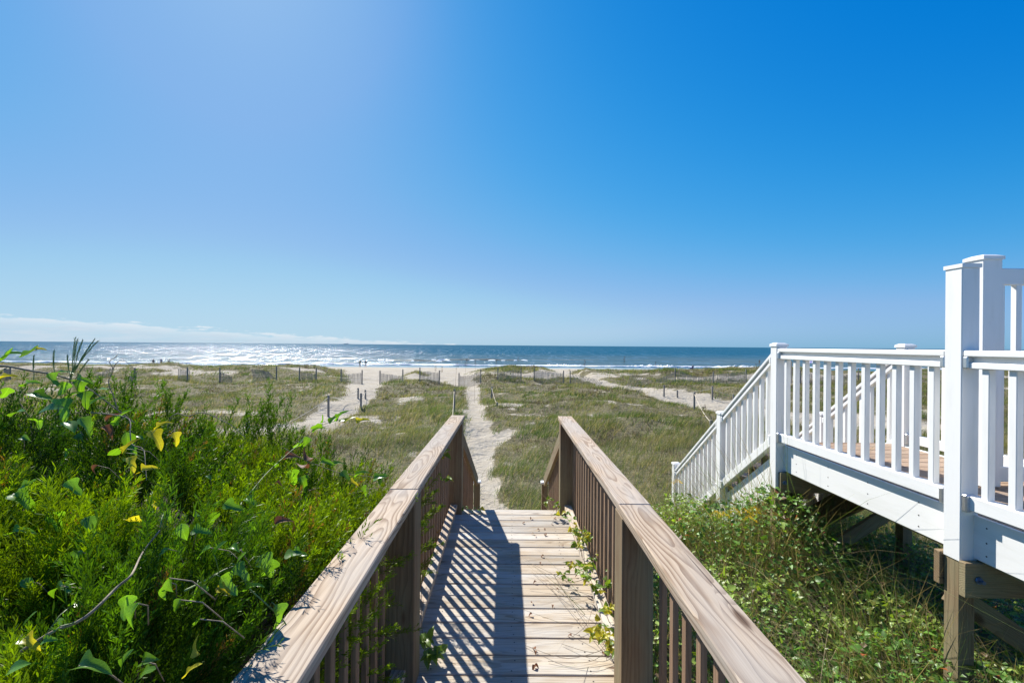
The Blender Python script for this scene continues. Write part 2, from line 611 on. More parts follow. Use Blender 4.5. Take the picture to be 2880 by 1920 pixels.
def sea_mat():
    m, nt, n, l, b = new_mat('sea_water')
    g = NG(nt)
    geo = n.new('ShaderNodeNewGeometry').outputs['Position']
    s = g.sep(geo)
    near = g.mapr(s['Y'], 135.0, 420.0)
    pat = g.noise(g.vmath('MULTIPLY', geo, (0.004, 0.02, 0.0)), 1.0, 4.0, 0.55)
    pat2 = g.noise(g.vmath('MULTIPLY', geo, (0.05, 0.16, 0.0)), 1.0, 4.0, 0.6)
    c = g.mix(near, (0.085, 0.135, 0.155), (0.012, 0.080, 0.135))
    c = g.mix(g.mapr(pat, 0.42, 0.66, 0.0, 0.5), c, (0.022, 0.105, 0.16))
    c = g.mix(g.mapr(pat2, 0.45, 0.62, 0.0, 0.45), c, (0.008, 0.05, 0.085))
    # chop: slopes of many sizes; wind slicks and ruffled patches at every scale
    w1 = g.noise(g.vmath('MULTIPLY', geo, (0.30, 0.42, 1.0)), 1.0, 4.0, 0.65)
    w2 = g.noise(g.vmath('MULTIPLY', geo, (1.3, 1.7, 1.0)), 1.0, 3.0, 0.6)
    w3 = g.noise(g.vmath('MULTIPLY', geo, (0.05, 0.12, 1.0)), 1.0, 3.0, 0.6)
    h = g.math('ADD', g.math('MULTIPLY', w1, 1.0), g.math('MULTIPLY', w2, 0.30))
    h = g.math('ADD', h, g.math('MULTIPLY', w3, 2.0))
    nor = g.bump(h, 1.0, 0.75)
    ruf = g.noise(g.vmath('MULTIPLY', geo, (0.22, 0.024, 0.0)), 1.0, 14.0, 0.86)
    k = g.math('MULTIPLY_ADD', g.mapr(ruf, 0.50, 0.58), 0.31, 0.03)
    dif = n.new('ShaderNodeBsdfDiffuse')
    l.new(c, dif.inputs['Color'])
    gl = n.new('ShaderNodeBsdfGlossy')
    gl.inputs['Roughness'].default_value = 0.20
    gl.inputs['Color'].default_value = (0.95, 0.97, 1.0, 1)
    l.new(nor, gl.inputs['Normal'])
    mx = n.new('ShaderNodeMixShader')
    l.new(k, mx.inputs[0])
    l.new(dif.outputs[0], mx.inputs[1])
    l.new(gl.outputs[0], mx.inputs[2])
    l.new(mx.outputs[0], n['Material Output'].inputs['Surface'])
    return m


M_SEA = sea_mat()


def foam_mat():
    m, nt, n, l, b = new_mat('sea_foam_white')
    g = NG(nt)
    geo = n.new('ShaderNodeNewGeometry').outputs['Position']
    k = g.noise(geo, 1.4, 5.0, 0.65)
    c = g.mix(g.mapr(k, 0.35, 0.6), (0.62, 0.66, 0.66), (0.86, 0.88, 0.88))
    l.new(c, b.inputs['Base Color'])
    b.inputs['Roughness'].default_value = 0.8
    l.new(g.bump(k, 0.8, 0.3), b.inputs['Normal'])
    return m


M_FOAM = foam_mat()
M_WAVE = simple('turbid_wave_face', (0.20, 0.19, 0.135), 0.2, 0.0, 0.25, 0.6)

# ------------------------------------------------------------------ ground
PATHS = [  # polylines (x, y) and half width: sand tracks through the dunes
    ([(0.0, 5.5), (-0.22, 7.6), (-0.48, 9.0), (-0.78, 11.2), (-0.98, 13.0), (-1.15, 16.4), (-1.55, 19.6), (-1.80, 22.5), (-2.6, 30), (-3.2, 36.5)], [0.6, 0.40, 0.33, 0.33, 0.38, 0.55, 0.42, 0.42, 0.45, 0.48]),
    ([(-1.0, 14.0), (-0.55, 15.6), (0.0, 16.6)], [0.35, 0.42, 0.25]),
    ([(-12, 12), (-9.6, 15.5), (-7.9, 18.0), (-8.7, 23.4), (-9.2, 27), (-11.6, 36), (-13.6, 44), (-17, 60)], [0.7, 0.75, 0.85, 0.9, 0.8, 1.3, 2.2, 5.0]),
    ([(-3.2, 36.5), (-4.6, 40), (-6.4, 44), (-8, 56)], [0.8, 1.2, 1.7, 3.4]),
    ([(17, 18), (12.6, 22.5), (10.8, 26), (10.5, 30), (9.2, 35), (7.8, 38)], [1.6, 2.2, 2.0, 1.6, 1.2, 0.9]),
    ([(16, 27), (12, 26)], [1.2, 1.0]),
    ([(8.2, 38), (6.8, 43), (5.4, 55)], [0.9, 0.7, 1.5]),
]


def path_dist(x, y):
    """signed distance to the sand tracks, in half widths (below 1: on a track)"""
    best = np.full(np.shape(x), 99.0)
    for pts, ws in PATHS:
        for (a, b_, wa, wb) in zip(pts[:-1], pts[1:], ws[:-1], ws[1:]):
            ax, ay = a
            bx, by = b_
            dx, dy = bx - ax, by - ay
            t = np.clip(((x - ax) * dx + (y - ay) * dy) / (dx * dx + dy * dy), 0, 1)
            d = np.hypot(x - ax - t * dx, y - ay - t * dy) / (wa + (wb - wa) * t)
            best = np.minimum(best, d)
    return best


def ground_z(x, y):
    """ground height relative to the sea"""
    x = np.asarray(x, float)
    y = np.asarray(y, float)
    near = -2.15 - 0.15 * sstep(-0.5, -3.5, x)
    k = sstep(4.2, 7.6, y - 0.35 * np.abs(x) * 0.25)
    dune = -3.05 + 0.55 * (fbm(x * 0.16, y * 0.13, 3, 3) - 0.5) * sstep(7, 13, y) + (0.12 + 0.50 * sstep(8, 14, y)) * (fbm(x * 0.42, y * 0.34, 8, 3) - 0.5)
    pd = path_dist(x, y)
    dune = dune - 0.10 * (1 - sstep(0.6, 1.6, pd)) - 0.10 * sstep(10, 30, y)
    # front ridge, broken by the gaps
    ridge = np.exp(-((y - 50.0) / 6.5) ** 2) * (0.62 + 0.75 * (fbm(x * 0.12, y * 0.06, 21, 2) - 0.5)) * sstep(0.9, 2.0, pd)
    z = near * (1 - k) + dune * k + ridge
    beach = -3.15 - 0.0335 * (y - 50.0) - 0.00012 * (y - 50) ** 2
    z = z * (1 - sstep(52, 66, y)) + beach * sstep(52, 66, y)
    return E + z


def veg_cover(x, y):
    x = np.asarray(x, float)
    y = np.asarray(y, float)
    pd = path_dist(x + 0.5 * (fbm(x * 1.3, y * 1.1, 31, 3) - 0.5), y + 0.5 * (fbm(x * 1.3, y * 1.1, 37, 3) - 0.5))
    v = sstep(0.8, 1.35, pd)
    bare = fbm(x * 0.33, y * 0.30, 41, 4)
    v = v * (1 - 0.8 * sstep(0.72, 0.80, bare) * sstep(9, 13, y)) * (1 - 0.7 * sstep(0.66, 0.76, fbm(x * 1.4 + 9, y * 1.0, 45, 3)) * sstep(9, 13, y))
    # open sand behind the fences
    behind = sstep(40.5, 43.0, y) * (1 - sstep(46.0, 48.5, y)) * sstep(0.40, 0.55, fbm(x * 0.14 + 5, y * 0.3, 47, 3))
    v = v * (1 - 0.85 * behind)
    v = v * (1 - sstep(54, 57, y + 3 * (fbm(x * 0.15, y * 0.15, 51, 2) - 0.5)))
    return v


ys = np.concatenate([np.linspace(-4, 8, 60), 8 * (57 / 8) ** np.linspace(0, 1, 190)[1:], 57 * (210 / 57) ** np.linspace(0, 1, 50)[1:]])
us = np.linspace(-1, 1, 340)
us = np.sign(us) * (0.55 * np.abs(us) + 0.45 * np.abs(us) ** 3)
GY, GU = np.meshgrid(ys, us, indexing='ij')
GX = GU * (np.maximum(GY, 0) * 2.6 + 14)
GZ = ground_z(GX, GY)
VG = veg_cover(GX, GY)
wet = sstep(115, 136, GY)
nr, nc = GX.shape
idx = np.arange(nr * nc).reshape(nr, nc)
quads = np.stack([idx[:-1, :-1], idx[:-1, 1:], idx[1:, 1:], idx[1:, :-1]], -1).reshape(-1, 4)
gv = np.stack([GX, GY, GZ], -1).reshape(-1, 3)
gc = np.stack([VG.ravel(), wet.ravel(), np.zeros(VG.size)], -1)
ground = link('ground', mesh_np('ground', gv, quads, M_SAND, gc, True))
tag(ground, 'pale sand of the dunes and the beach', None, None, 'structure')

# ------------------------------------------------------------------ sea, surf
sy = np.concatenate([np.linspace(134, 210, 150), 210 * (60000 / 210) ** np.linspace(0, 1, 160)[1:]])
su = np.linspace(-1, 1, 150)
SY, SU = np.meshgrid(sy, su, indexing='ij')
SX = SU * SY * 1.9
shore = 139.5 + 2.2 * (fbm(SX * 0.035, SX * 0 + 3, 61, 3) - 0.5)
swell = 0.0
fade = sstep(139, 150, SY) * (1 - sstep(600, 1500, SY))
swell = fade * (0.22 * np.sin(SY * 0.30 + 1.6 * fbm(SX * 0.02, SY * 0.02, 63, 2) * 6) * fbm(SX * 0.03, SY * 0.05, 65, 2))
sv = np.stack([SX, SY, 0.02 + swell], -1).reshape(-1, 3)
nr, nc = SX.shape
idx = np.arange(nr * nc).reshape(nr, nc)
quads = np.stack([idx[:-1, :-1], idx[:-1, 1:], idx[1:, 1:], idx[1:, :-1]], -1).reshape(-1, 4)
sea = link('sea', mesh_np('sea', sv, quads, M_SEA, None, True))
tag(sea, 'blue sea reaching to the horizon', None, None, 'structure')


def wave(name, x0, x1, y, h, wid, mat, seed, taper=True):
    """one low curling wave: a long ridge, steeper towards the beach"""
    n = max(24, int((x1 - x0) / 0.8))
    xs = np.linspace(x0, x1, n)
    prof = np.array([(-0.5, 0.0), (-0.28, 0.25), (-0.16, 0.72), (-0.05, 0.98), (0.06, 0.95), (0.3, 0.55), (0.7, 0.2), (1.2, 0.0)])
    t = np.linspace(0, 1, n)
    env = np.sin(np.pi * t) ** 0.5 if taper else np.ones(n)
    env = env * (0.55 + 0.9 * fbm(xs * 0.22, xs * 0 + seed, 71 + seed, 4))
    yc = y + 2.5 * (fbm(xs * 0.05, xs * 0 + seed, 75 + seed, 2) - 0.5)
    V = np.zeros((n, len(prof), 3))
    V[:, :, 0] = xs[:, None] + 0.5 * (fbm(xs[:, None] * 0.8 + prof[None, :, 0] * 4, prof[None, :, 1] * 5 + seed, 77, 2) - 0.5)
    V[:, :, 1] = yc[:, None] + prof[None, :, 0] * wid
    V[:, :, 2] = 0.0 + prof[None, :, 1] * (h * env)[:, None] + 0.02
    V[:, 0, 2] = -0.2
    V[:, -1, 2] = -0.2
    i = np.arange(n * len(prof)).reshape(n, -1)
    q = np.stack([i[:-1, :-1], i[1:, :-1], i[1:, 1:], i[:-1, 1:]], -1).reshape(-1, 4)
    return mesh_np(name, V.reshape(-1, 3), q, mat, None, True)


def breaker(x0, x1, y, h, label, foam=True, face=True, seed=1):
    t = thing('breaking_wave', label, 'wave', ((x0 + x1) / 2, y, 0), 'waves breaking off the beach')
    inv = Matrix.Translation(t.location).inverted()
    if face:
        o = link('wave_face', wave('wave_face', x0, x1, y, h, 3.2, M_WAVE, seed), None, t)
        o.matrix_local = inv
    if foam:
        k = 15
        for a in range(k):                      # broken white crest in patches
            c0 = x0 + (x1 - x0) * (a + 0.15 * rnd.random()) / k
            c1 = c0 + (x1 - x0) / k * rnd.uniform(0.35, 1.35)
            o = link('foam_crest', wave('foam_crest', c0, c1, y - 0.5 + rnd.uniform(-1.2, 0.4), h * rnd.uniform(0.35, 0.75), rnd.uniform(1.2, 3.5), M_FOAM, seed + 3 + a), None, t)
            o.matrix_local = inv
    return t


breaker(-52, -24, 176, 0.6, 'brown faced wave curling in the sun glitter at left', foam=True, seed=2)
breaker(-34, 6, 190, 0.62, 'long brown faced breaking wave behind the two walkers', seed=4)
breaker(8, 40, 196, 0.3, 'low dark swell just right of the sandy path', foam=False, seed=6)
breaker(11, 22, 144, 0.95, 'white surf pile above the leaning fence panels', face=False, seed=8)
breaker(38, 52, 145, 0.85, 'white surf pile left of the person in blue', face=False, seed=9)
breaker(66, 96, 148, 0.7, 'white surf seen between the white balusters', face=False, seed=10)
# swash line along the shore
n = 700
xs = np.linspace(-330, 330, n)
yw = 139.3 + 2.4 * (fbm(xs * 0.035, xs * 0 + 3, 61, 3) - 0.5)
ww = 0.8 + 3.4 * fbm(xs * 0.08, xs * 0, 81, 3)
V = np.zeros((n, 4, 3))
for j, (o_, z_) in enumerate(((0.0, 0.02), (0.12, 0.16), (0.7, 0.22), (1.0, 0.03))):
    V[:, j, 0] = xs
    V[:, j, 1] = yw + o_ * ww + 0.5 * (fbm(xs * 0.9, xs * 0 + j, 83 + j, 2) - 0.5)
    V[:, j, 2] = z_ + 0.25 * (0 < j < 3) * fbm(xs * 0.3, xs * 0 + j, 87, 3) + (j == 0) * (ground_z(xs, yw) * 0)
i = np.arange(n * 4).reshape(n, 4)
q = np.stack([i[:-1, :-1], i[1:, :-1], i[1:, 1:], i[:-1, 1:]], -1).reshape(-1, 4)
sw = link('shore_foam', mesh_np('shore_foam', V.reshape(-1, 3), q, M_FOAM, None, True))
tag(sw, 'white line of foam where the sea meets the beach', None, None, 'stuff')

# ------------------------------------------------------------------ wooden boardwalk
bw = thing('boardwalk', 'weathered wooden boardwalk with handrails leading down to the dunes', 'boardwalk', (0, 0, E - 1.6))
bw.rotation_euler = (-0.0078, 0, 0)


def W(x, y, z=0.0):          # boardwalk coordinates (z above the deck) -> world
    return Matrix.LocRotScale(bw.location, bw.rotation_euler, None) @ Vector((x, y, z))


BP, BWD = 0.1429, 0.1355
END = 4.50
HW = 0.60
yb = END
screws_v = []
k = 0
while yb > 0.2:
    jit = rnd.uniform(-0.0012, 0.0012)
    x_l = HW - 0.02
    beam('deck_board', W(-x_l, yb - BWD / 2, -0.019 + jit), W(x_l, yb - BWD / 2, -0.019 + jit), BWD, 0.038, M_DECK, bw, 0.005)
    for sx in (-0.40, 0.40, 0.02):
        for dy in (0.035, 0.105):
            screws_v.append(W(sx + rnd.uniform(-.012, .012), yb - dy + rnd.uniform(-.008, .008), 0.0012 + jit))
    yb -= BP
    k += 1
# screw heads, too small to pick apart
vv, ff = [], []
for c in screws_v:
    b0 = len(vv)
    for a in range(6):
        vv.append((c.x + 0.0042 * math.cos(a * math.pi / 3), c.y + 0.0042 * math.sin(a * math.pi / 3), c.z))
    ff.append([b0 + a for a in range(6)])
me = bpy.data.meshes.new('screw_heads')
me.from_pydata([tuple(v) for v in vv], [], ff)
me.materials.append(M_SCREW)
o = link('screw_heads', me, None, bw, Matrix.Identity(4))
o['kind'] = 'stuff'

IN, OUT = 0.474, 0.614
_W = W


def WL(x, y, z=0.0):         # the left railing stands a little closer in at the near end
    return _W(x + (0.047 * (4.5 - y) / 3.6 if x < -0.44 and y < 4.5 else 0.0), y, z)


RH = 0.92
for s in (-1, 1):
    xc = s * (IN + OUT) / 2
    jy = 2.17 if s < 0 else 1.985
    # cap boards
    beam('handrail', WL(xc, 0.15, RH - 0.019), WL(xc, jy - 0.0015, RH - 0.019), 0.140, 0.038, M_RAIL, bw, 0.004)
    beam('handrail', WL(xc + s * 0.004, jy + 0.0015, RH - 0.0185), WL(xc, 4.60, RH - 0.019), 0.140, 0.038, M_RAIL, bw, 0.004)
    # rail under the cap, carries the balusters
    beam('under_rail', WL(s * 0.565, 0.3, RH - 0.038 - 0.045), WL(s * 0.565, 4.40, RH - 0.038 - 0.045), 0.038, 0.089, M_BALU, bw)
    # bottom rail
    beam('bottom_rail', WL(s * 0.548, 0.3, 0.085), WL(s * 0.548, 4.34, 0.085), 0.066, 0.038, M_DECK if s > 0 else M_RAIL, bw)
    # posts
    for (y0, side) in ((jy - 0.07, 0.14), (4.36, 0.13), (0.25, 0.14)):
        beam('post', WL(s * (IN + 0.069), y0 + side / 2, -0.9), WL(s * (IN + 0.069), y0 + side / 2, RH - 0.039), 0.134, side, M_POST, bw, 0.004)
    # balusters
    y = 0.45
    while y < 4.34:
        if not any(a - 0.03 < y < a + 0.17 for a in (jy - 0.07, 4.36)):
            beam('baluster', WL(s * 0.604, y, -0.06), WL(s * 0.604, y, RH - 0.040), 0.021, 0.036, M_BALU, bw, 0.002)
        y += 0.1205
    # deck side beam
    beam('side_beam', WL(s * 0.592, 0.2, -0.15), WL(s * 0.592, END - 0.04, -0.15), 0.038, 0.22, M_FRAME, bw)
    # stair railing down to the newel
    sl = 0.60
    NY, NB = 6.70, -1.42
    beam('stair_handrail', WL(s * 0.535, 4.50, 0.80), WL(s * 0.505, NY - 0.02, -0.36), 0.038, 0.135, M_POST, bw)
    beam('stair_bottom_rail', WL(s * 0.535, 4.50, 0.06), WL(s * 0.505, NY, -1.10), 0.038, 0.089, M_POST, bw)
    yy = 4.62
    while yy < NY - 0.08:
        t = (yy - 4.5) / (NY - 4.5)
        zt = 0.78 - 1.16 * t
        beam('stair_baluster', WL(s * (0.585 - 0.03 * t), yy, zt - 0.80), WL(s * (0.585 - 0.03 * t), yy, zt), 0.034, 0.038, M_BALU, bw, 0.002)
        yy += 0.125
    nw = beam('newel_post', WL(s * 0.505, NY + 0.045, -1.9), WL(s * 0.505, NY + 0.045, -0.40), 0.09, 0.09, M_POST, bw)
    beam('newel_cap', WL(s * 0.505, NY + 0.045, -0.40), WL(s * 0.505, NY + 0.045, -0.372), 0.118, 0.118, M_WHITE, nw, 0.008)
    beam('stringer', WL(s * 0.47, 4.46, -0.17), WL(s * 0.47, NY + 0.3, -1.60), 0.038, 0.24, M_FRAME, bw)
for t in range(1, 9):
    beam('stair_tread', WL(-0.52, 4.50 + t * 0.27 - 0.13, -t * 0.172), WL(0.52, 4.50 + t * 0.27 - 0.13, -t * 0.172), 0.26, 0.038, M_DECK, bw, 0.004)

# ------------------------------------------------------------------ white deck with stairs
L0 = 2.48
wd = thing('white_deck', 'raised white railed deck with stairs down to the sand', 'deck', (L0, 2.5, E - 2.0))
FL = E - 0.915          # floor
PW = 0.10
YN, YF, Y2, Y3 = 2.49, 4.23, 5.36, 6.86     # near faces of the posts


def sleeve(x, y, zb, zt, cap=True, w=PW, flat=False, name='post', parent=wd):
    o = beam(name, (x + w / 2, y + w / 2, zb), (x + w / 2, y + w / 2, zt), w, w, M_WHITE, parent, 0.004)
    if cap:
        # low pyramid cap
        cw = w / 2 + (0.005 if flat else 0.008)
        bm = bmesh.new()
        z0, z1, z2 = (0, 0.022, 0.024) if flat else (0, 0.022, 0.036)
        vs_ = [bm.verts.new((sx * cw, sy * cw, z)) for z in (z0, z1) for sx, sy in ((-1, -1), (1, -1), (1, 1), (-1, 1))]
        tp = [bm.verts.new((sx * cw * 0.55, sy * cw * 0.55, z2)) for sx, sy in ((-1, -1), (1, -1), (1, 1), (-1, 1))]
        bm.faces.new(vs_[3::-1])
        for a in range(4):
            bm.faces.new((vs_[a], vs_[(a + 1) % 4], vs_[4 + (a + 1) % 4], vs_[4 + a]))
            bm.faces.new((vs_[4 + a], vs_[4 + (a + 1) % 4], tp[(a + 1) % 4], tp[a]))
        bm.faces.new(tp)
        bmesh.ops.recalc_face_normals(bm, faces=bm.faces)
        me = bpy.data.meshes.new('post_cap')
        bm.to_mesh(me)
        bm.free()
        me.materials.append(M_WHITE)
        link('post_cap', me, None, o, Matrix.Translation((x + w / 2, y + w / 2, zt - 0.002)))
    return o


def rail_run(x, y0, y1, zt0, zt1, zb0, zb1, n_b=None, brackets=True, first=0.0, pitch=0.131):
    """a run of white railing along Y: moulded top rail, bottom rail, balusters; heights at both ends"""
    xc = x + PW / 2
    up = (0, 0, 1)
    tr = beam('top_rail', (xc, y0, zt0 - 0.0175), (xc, y1, zt1 - 0.0175), 0.094, 0.035, M_WHITE, wd, 0.006)
    beam('rail_web', (xc, y0, zt0 - 0.050), (xc, y1, zt1 - 0.050), 0.032, 0.0305, M_WHITE, tr, 0.0)
    beam('rail_lip', (xc, y0, zt0 - 0.082), (xc, y1, zt1 - 0.082), 0.078, 0.034, M_WHITE, tr, 0.004)
    beam('bottom_rail', (xc, y0, zb0 - 0.039), (xc, y1, zb1 - 0.039), 0.062, 0.078, M_WHITE, wd, 0.004)
    y = y1 - 0.084 - first
    while y > y0 + 0.035:
        t = (y - y0) / (y1 - y0)
        sl = abs((zt1 - zt0) / (y1 - y0)) * 0.02
        beam('baluster', (xc, y, zb0 + (zb1 - zb0) * t - 0.012 - sl), (xc, y, zt0 + (zt1 - zt0) * t - 0.094 + sl), 0.038, 0.038, M_WHITE, wd, 0.003)
        y -= pitch
    if brackets:
        for (yy, zt, zb, d) in ((y0, zt0, zb0, 1), (y1, zt1, zb1, -1)):
            for zz, hh in ((zt - 0.066, 0.066), (zb - 0.042, 0.094)):
                beam('rail_bracket', (x - 0.003 + 0.021, yy + d * 0.015, zz - hh / 2), (x - 0.003 + 0.021, yy + d * 0.015, zz + hh / 2), 0.036, 0.030, M_STEEL if zt0 == zt1 else M_WHITE, wd, 0.006)


XR = 3.68
RT = E - 0.008         # rail top
RB = E - 0.80          # bottom rail top
SB = E - 1.175         # bottom of the white sleeves
SL = 0.715             # slope of the stairs
for x in (L0, XR):
    if x == L0:
        sleeve(x, YN, SB, E + 0.452, flat=True)
    else:
        sleeve(x, YN, SB, E + 0.02)
    sleeve(x, YF, SB - 0.15, E + 0.012)
    sleeve(x, Y2, E - 1.85, E - 0.80)
    sleeve(x, Y3, E - 2.9, E - 1.80)
    rail_run(x, YN + PW + 0.002, YF - 0.002, RT, RT, RB, RB)
    rail_run(x, 0.6, YN - 0.002, RT, RT, RB, RB, first=0.01)
    zt = lambda y: E - 0.055 - SL * (y - 4.33)
    zb = lambda y: E - 0.845 - SL * (y - 4.33)
    rail_run(x, YF + PW + 0.002, Y2 - 0.002, zt(4.33), zt(Y2), zb(4.33), zb(Y2), brackets=True, pitch=0.118)
    rail_run(x, Y2 + PW + 0.002, Y3 - 0.002, zt(Y2 + .1), zt(Y3), zb(Y2 + .1), zb(Y3), brackets=True, pitch=0.125)
    # fascia boards, wooden rim behind them, stair stringers
    sgn = 1 if x == L0 else -1
    xf = x + 0.084 if x == L0 else x + 0.016
    beam('fascia', (xf, YN + PW - 0.02, FL - 0.117), (xf, YF + 0.005, FL - 0.117), 0.022, 0.236, M_WHITE, wd, 0.002)
    beam('fascia', (xf, 0.6, FL - 0.117), (xf, YN + 0.02, FL - 0.117), 0.022, 0.236, M_WHITE, wd, 0.002)
    zs = lambda y: E - 1.18 - SL * (y - 4.33)
    beam('stringer', (xf, YF + PW - 0.01, zs(YF + PW)), (xf, Y3 + 0.35, zs(Y3 + 0.35)), 0.022, 0.30, M_WHITE, wd, 0.002)
    beam('rim_joist', (xf + sgn * 0.032, 0.6, FL - 0.16), (xf + sgn * 0.032, YF + 0.05, FL - 0.16), 0.038, 0.19, M_FRAME, wd)
    beam('stringer_joist', (xf + sgn * 0.033, YF + 0.1, zs(YF + .1) - 0.07), (xf + sgn * 0.033, Y3 + 0.3, zs(Y3 + .3) - 0.07), 0.038, 0.27, M_FRAME, wd)
    # support posts
    for y, zb_, zt_ in ((YN + 0.004, E - 2.5, SB + 0.02), (YF + 0.004, E - 2.6, SB - 0.10)):
        beam('support_post', (x + PW / 2, y + PW / 2, zb_), (x + PW / 2, y + PW / 2, zt_), 0.089, 0.089, M_FRAME, wd, 0.003)
    # bolts through the beams
    for y in (YN - 0.052, YF - 0.052):
        m = Matrix.Translation((x + 0.055 if x == L0 else x + 0.045, y, E - 1.25)) @ Matrix.Rotation(math.pi / 2, 4, 'X')
        bm = bmesh.new()
        bmesh.ops.create_cone(bm, cap_ends=True, segments=8, radius1=0.021, radius2=0.019, depth=0.006)
        bmesh.ops.create_cone(bm, cap_ends=True, segments=6, radius1=0.011, radius2=0.011, depth=0.026, matrix=Matrix.Translation((0, 0, 0.012)))
        me = bpy.data.meshes.new('bolt')
        bm.to_mesh(me)
        bm.free()
        me.materials.append(M_BOLT)
        link('bolt', me, None, wd, m)
# cross beams sandwiching the posts
for y in (YN, YF):
    for yy in (y - 0.024, y + PW + 0.024):
        beam('cross_beam', ((L0 - 0.012 if y == YN else L0 + 0.022), yy, E - 1.255), (XR + 0.112, yy, E - 1.255), 0.040, 0.188, M_FRAME, wd)
# screw heads on the long fascia boards, too small to pick apart
vv, ff = [], []
y = 0.8
while y < YF:
    for zz in (0.045, 0.125, 0.195):
        if abs(y - YN - 0.05) > 0.09:
            b0 = len(vv)
            for a in range(6):
                vv.append((L0 + 0.0720, y + 0.005 * math.cos(a * math.pi / 3), FL - zz + 0.005 * math.sin(a * math.pi / 3)))
            ff.append([b0 + a for a in range(6)])
    y += 0.405
me = bpy.data.meshes.new('screw_heads')
me.from_pydata(vv, [], ff)
me.materials.append(M_SCREW)
o = link('screw_heads', me, None, wd, Matrix.Identity(4))
o['kind'] = 'stuff'
# joists
for xj in (2.86, 3.22):
    beam('joist', (xj, 0.6, FL - 0.14), (xj, YF + 0.05, FL - 0.14), 0.038, 0.18, M_FRAME, wd)
# diagonal braces
beam('brace', (L0 + 0.06, YN + 0.12, E - 1.40), (XR, YN + 0.12, E - 2.15), 0.038, 0.12, M_FRAME, wd)
beam('brace', (L0 + 0.10, YF - 0.03, E - 2.12), (XR, YF - 0.03, E - 1.42), 0.038, 0.12, M_FRAME, wd)
# floor boards run across
y = YF + 0.07
while y > 0.7:
    beam('deck_board', (L0 + 0.097, y, FL - 0.020), (XR + 0.003, y, FL - 0.020), 0.135, 0.030, M_FLOOR, wd, 0.004)
    y -= 0.1405
for t in range(1, 11):
    yy = YF + 0.12 + t * 0.245
    beam('stair_riser', (L0 + 0.13, yy - 0.13, FL - t * 0.175 + 0.07), (XR - 0.03, yy - 0.13, FL - t * 0.175 + 0.07), 0.02, 0.17, M_FLOOR, wd, 0.002)
    beam('stair_tread', (L0 + 0.105, yy, FL - t * 0.175 - 0.02), (XR - 0.005, yy, FL - t * 0.175 - 0.02), 0.25, 0.035, M_FLOOR, wd, 0.004)
# gate on the deck behind the tall corner post
gt = thing('white_gate', 'tall white baluster gate with a thick capped post, at the right edge', 'gate', (3.13, 3.0, FL))
sleeve(3.13, 3.00, FL, E + 0.60, w=0.127, name='gate_post', parent=gt)
beam('gate_rail', (3.255, 3.06, E + 0.49), (4.15, 3.06, E + 0.49), 0.05, 0.11, M_WHITE, gt, 0.004)
beam('gate_rail', (3.255, 3.06, E - 0.84), (4.15, 3.06, E - 0.84), 0.05, 0.10, M_WHITE, gt, 0.004)
xg = 3.30
while xg < 4.1:
    beam('gate_baluster', (xg, 3.06, E - 0.80), (xg, 3.06, E + 0.445), 0.038, 0.038, M_WHITE, gt, 0.003)
    xg += 0.115
sleeve(4.15, 3.00, FL, E + 0.60, w=0.127, name='gate_post', parent=gt)
for xd in range(7):
    pass

# ------------------------------------------------------------------ sand fences
def GZ1(x, y):
    return float(ground_z(np.array([x]), np.array([y]))[0])


def px_x(px, depth):
    return (px - 1440.0) * depth / F


def sand_fence(px0, px1, depth, label, lean=0.0, h=1.02, posts=(0, 1), sag=0.0, sink=(0.0, 0.0), twist=0.0):
    x0, x1 = px_x(px0, depth), px_x(px1, depth)
    d0, d1 = depth, depth + rnd.uniform(-0.5, 0.5)
    t = thing('sand_fence', label, 'fence', (x0, depth, GZ1(x0, depth)), 'sand fence panels across the dunes')
    n = max(6, int((x1 - x0) / 0.098))
    wire_pts = [[], []]
    for k in range(n + 1):
        u = k / n
        x = x0 + (x1 - x0) * u
        y = d0 + (d1 - d0) * u
        g = GZ1(x, y)
        z0 = g - 0.08 - sink[0] * (1 - u) - sink[1] * u - sag * math.sin(math.pi * u)
        ln = lean * (0.3 + 0.7 * u) + rnd.uniform(-0.02, 0.02)
        hh = h + rnd.uniform(-0.03, 0.03)
        tp = (x + math.sin(ln) * hh, y + twist * hh, z0 + math.cos(ln) * hh)
        beam('slat', (x, y, z0), tp, 0.042, 0.010, M_SLAT, t, 0.0, up=(0, 1, 0))
        for w, f in enumerate((0.3, 0.8)):
            wire_pts[w].append((x + (tp[0] - x) * f, y - 0.012 + (tp[1] - y) * f, z0 + (tp[2] - z0) * f))
    for w in wire_pts:
        link('wire', tube(w, 0.004, M_WIRE, 4), None, t, Matrix.Identity(4))
    for u in posts:
        x = x0 + (x1 - x0) * u
        y = d0 + (d1 - d0) * u - 0.05
        g = GZ1(x, y)
        beam('post', (x, y, g - 0.3), (x, y, g + h + 0.14), 0.08, 0.08, M_FENCE, t, 0.008)
    return t


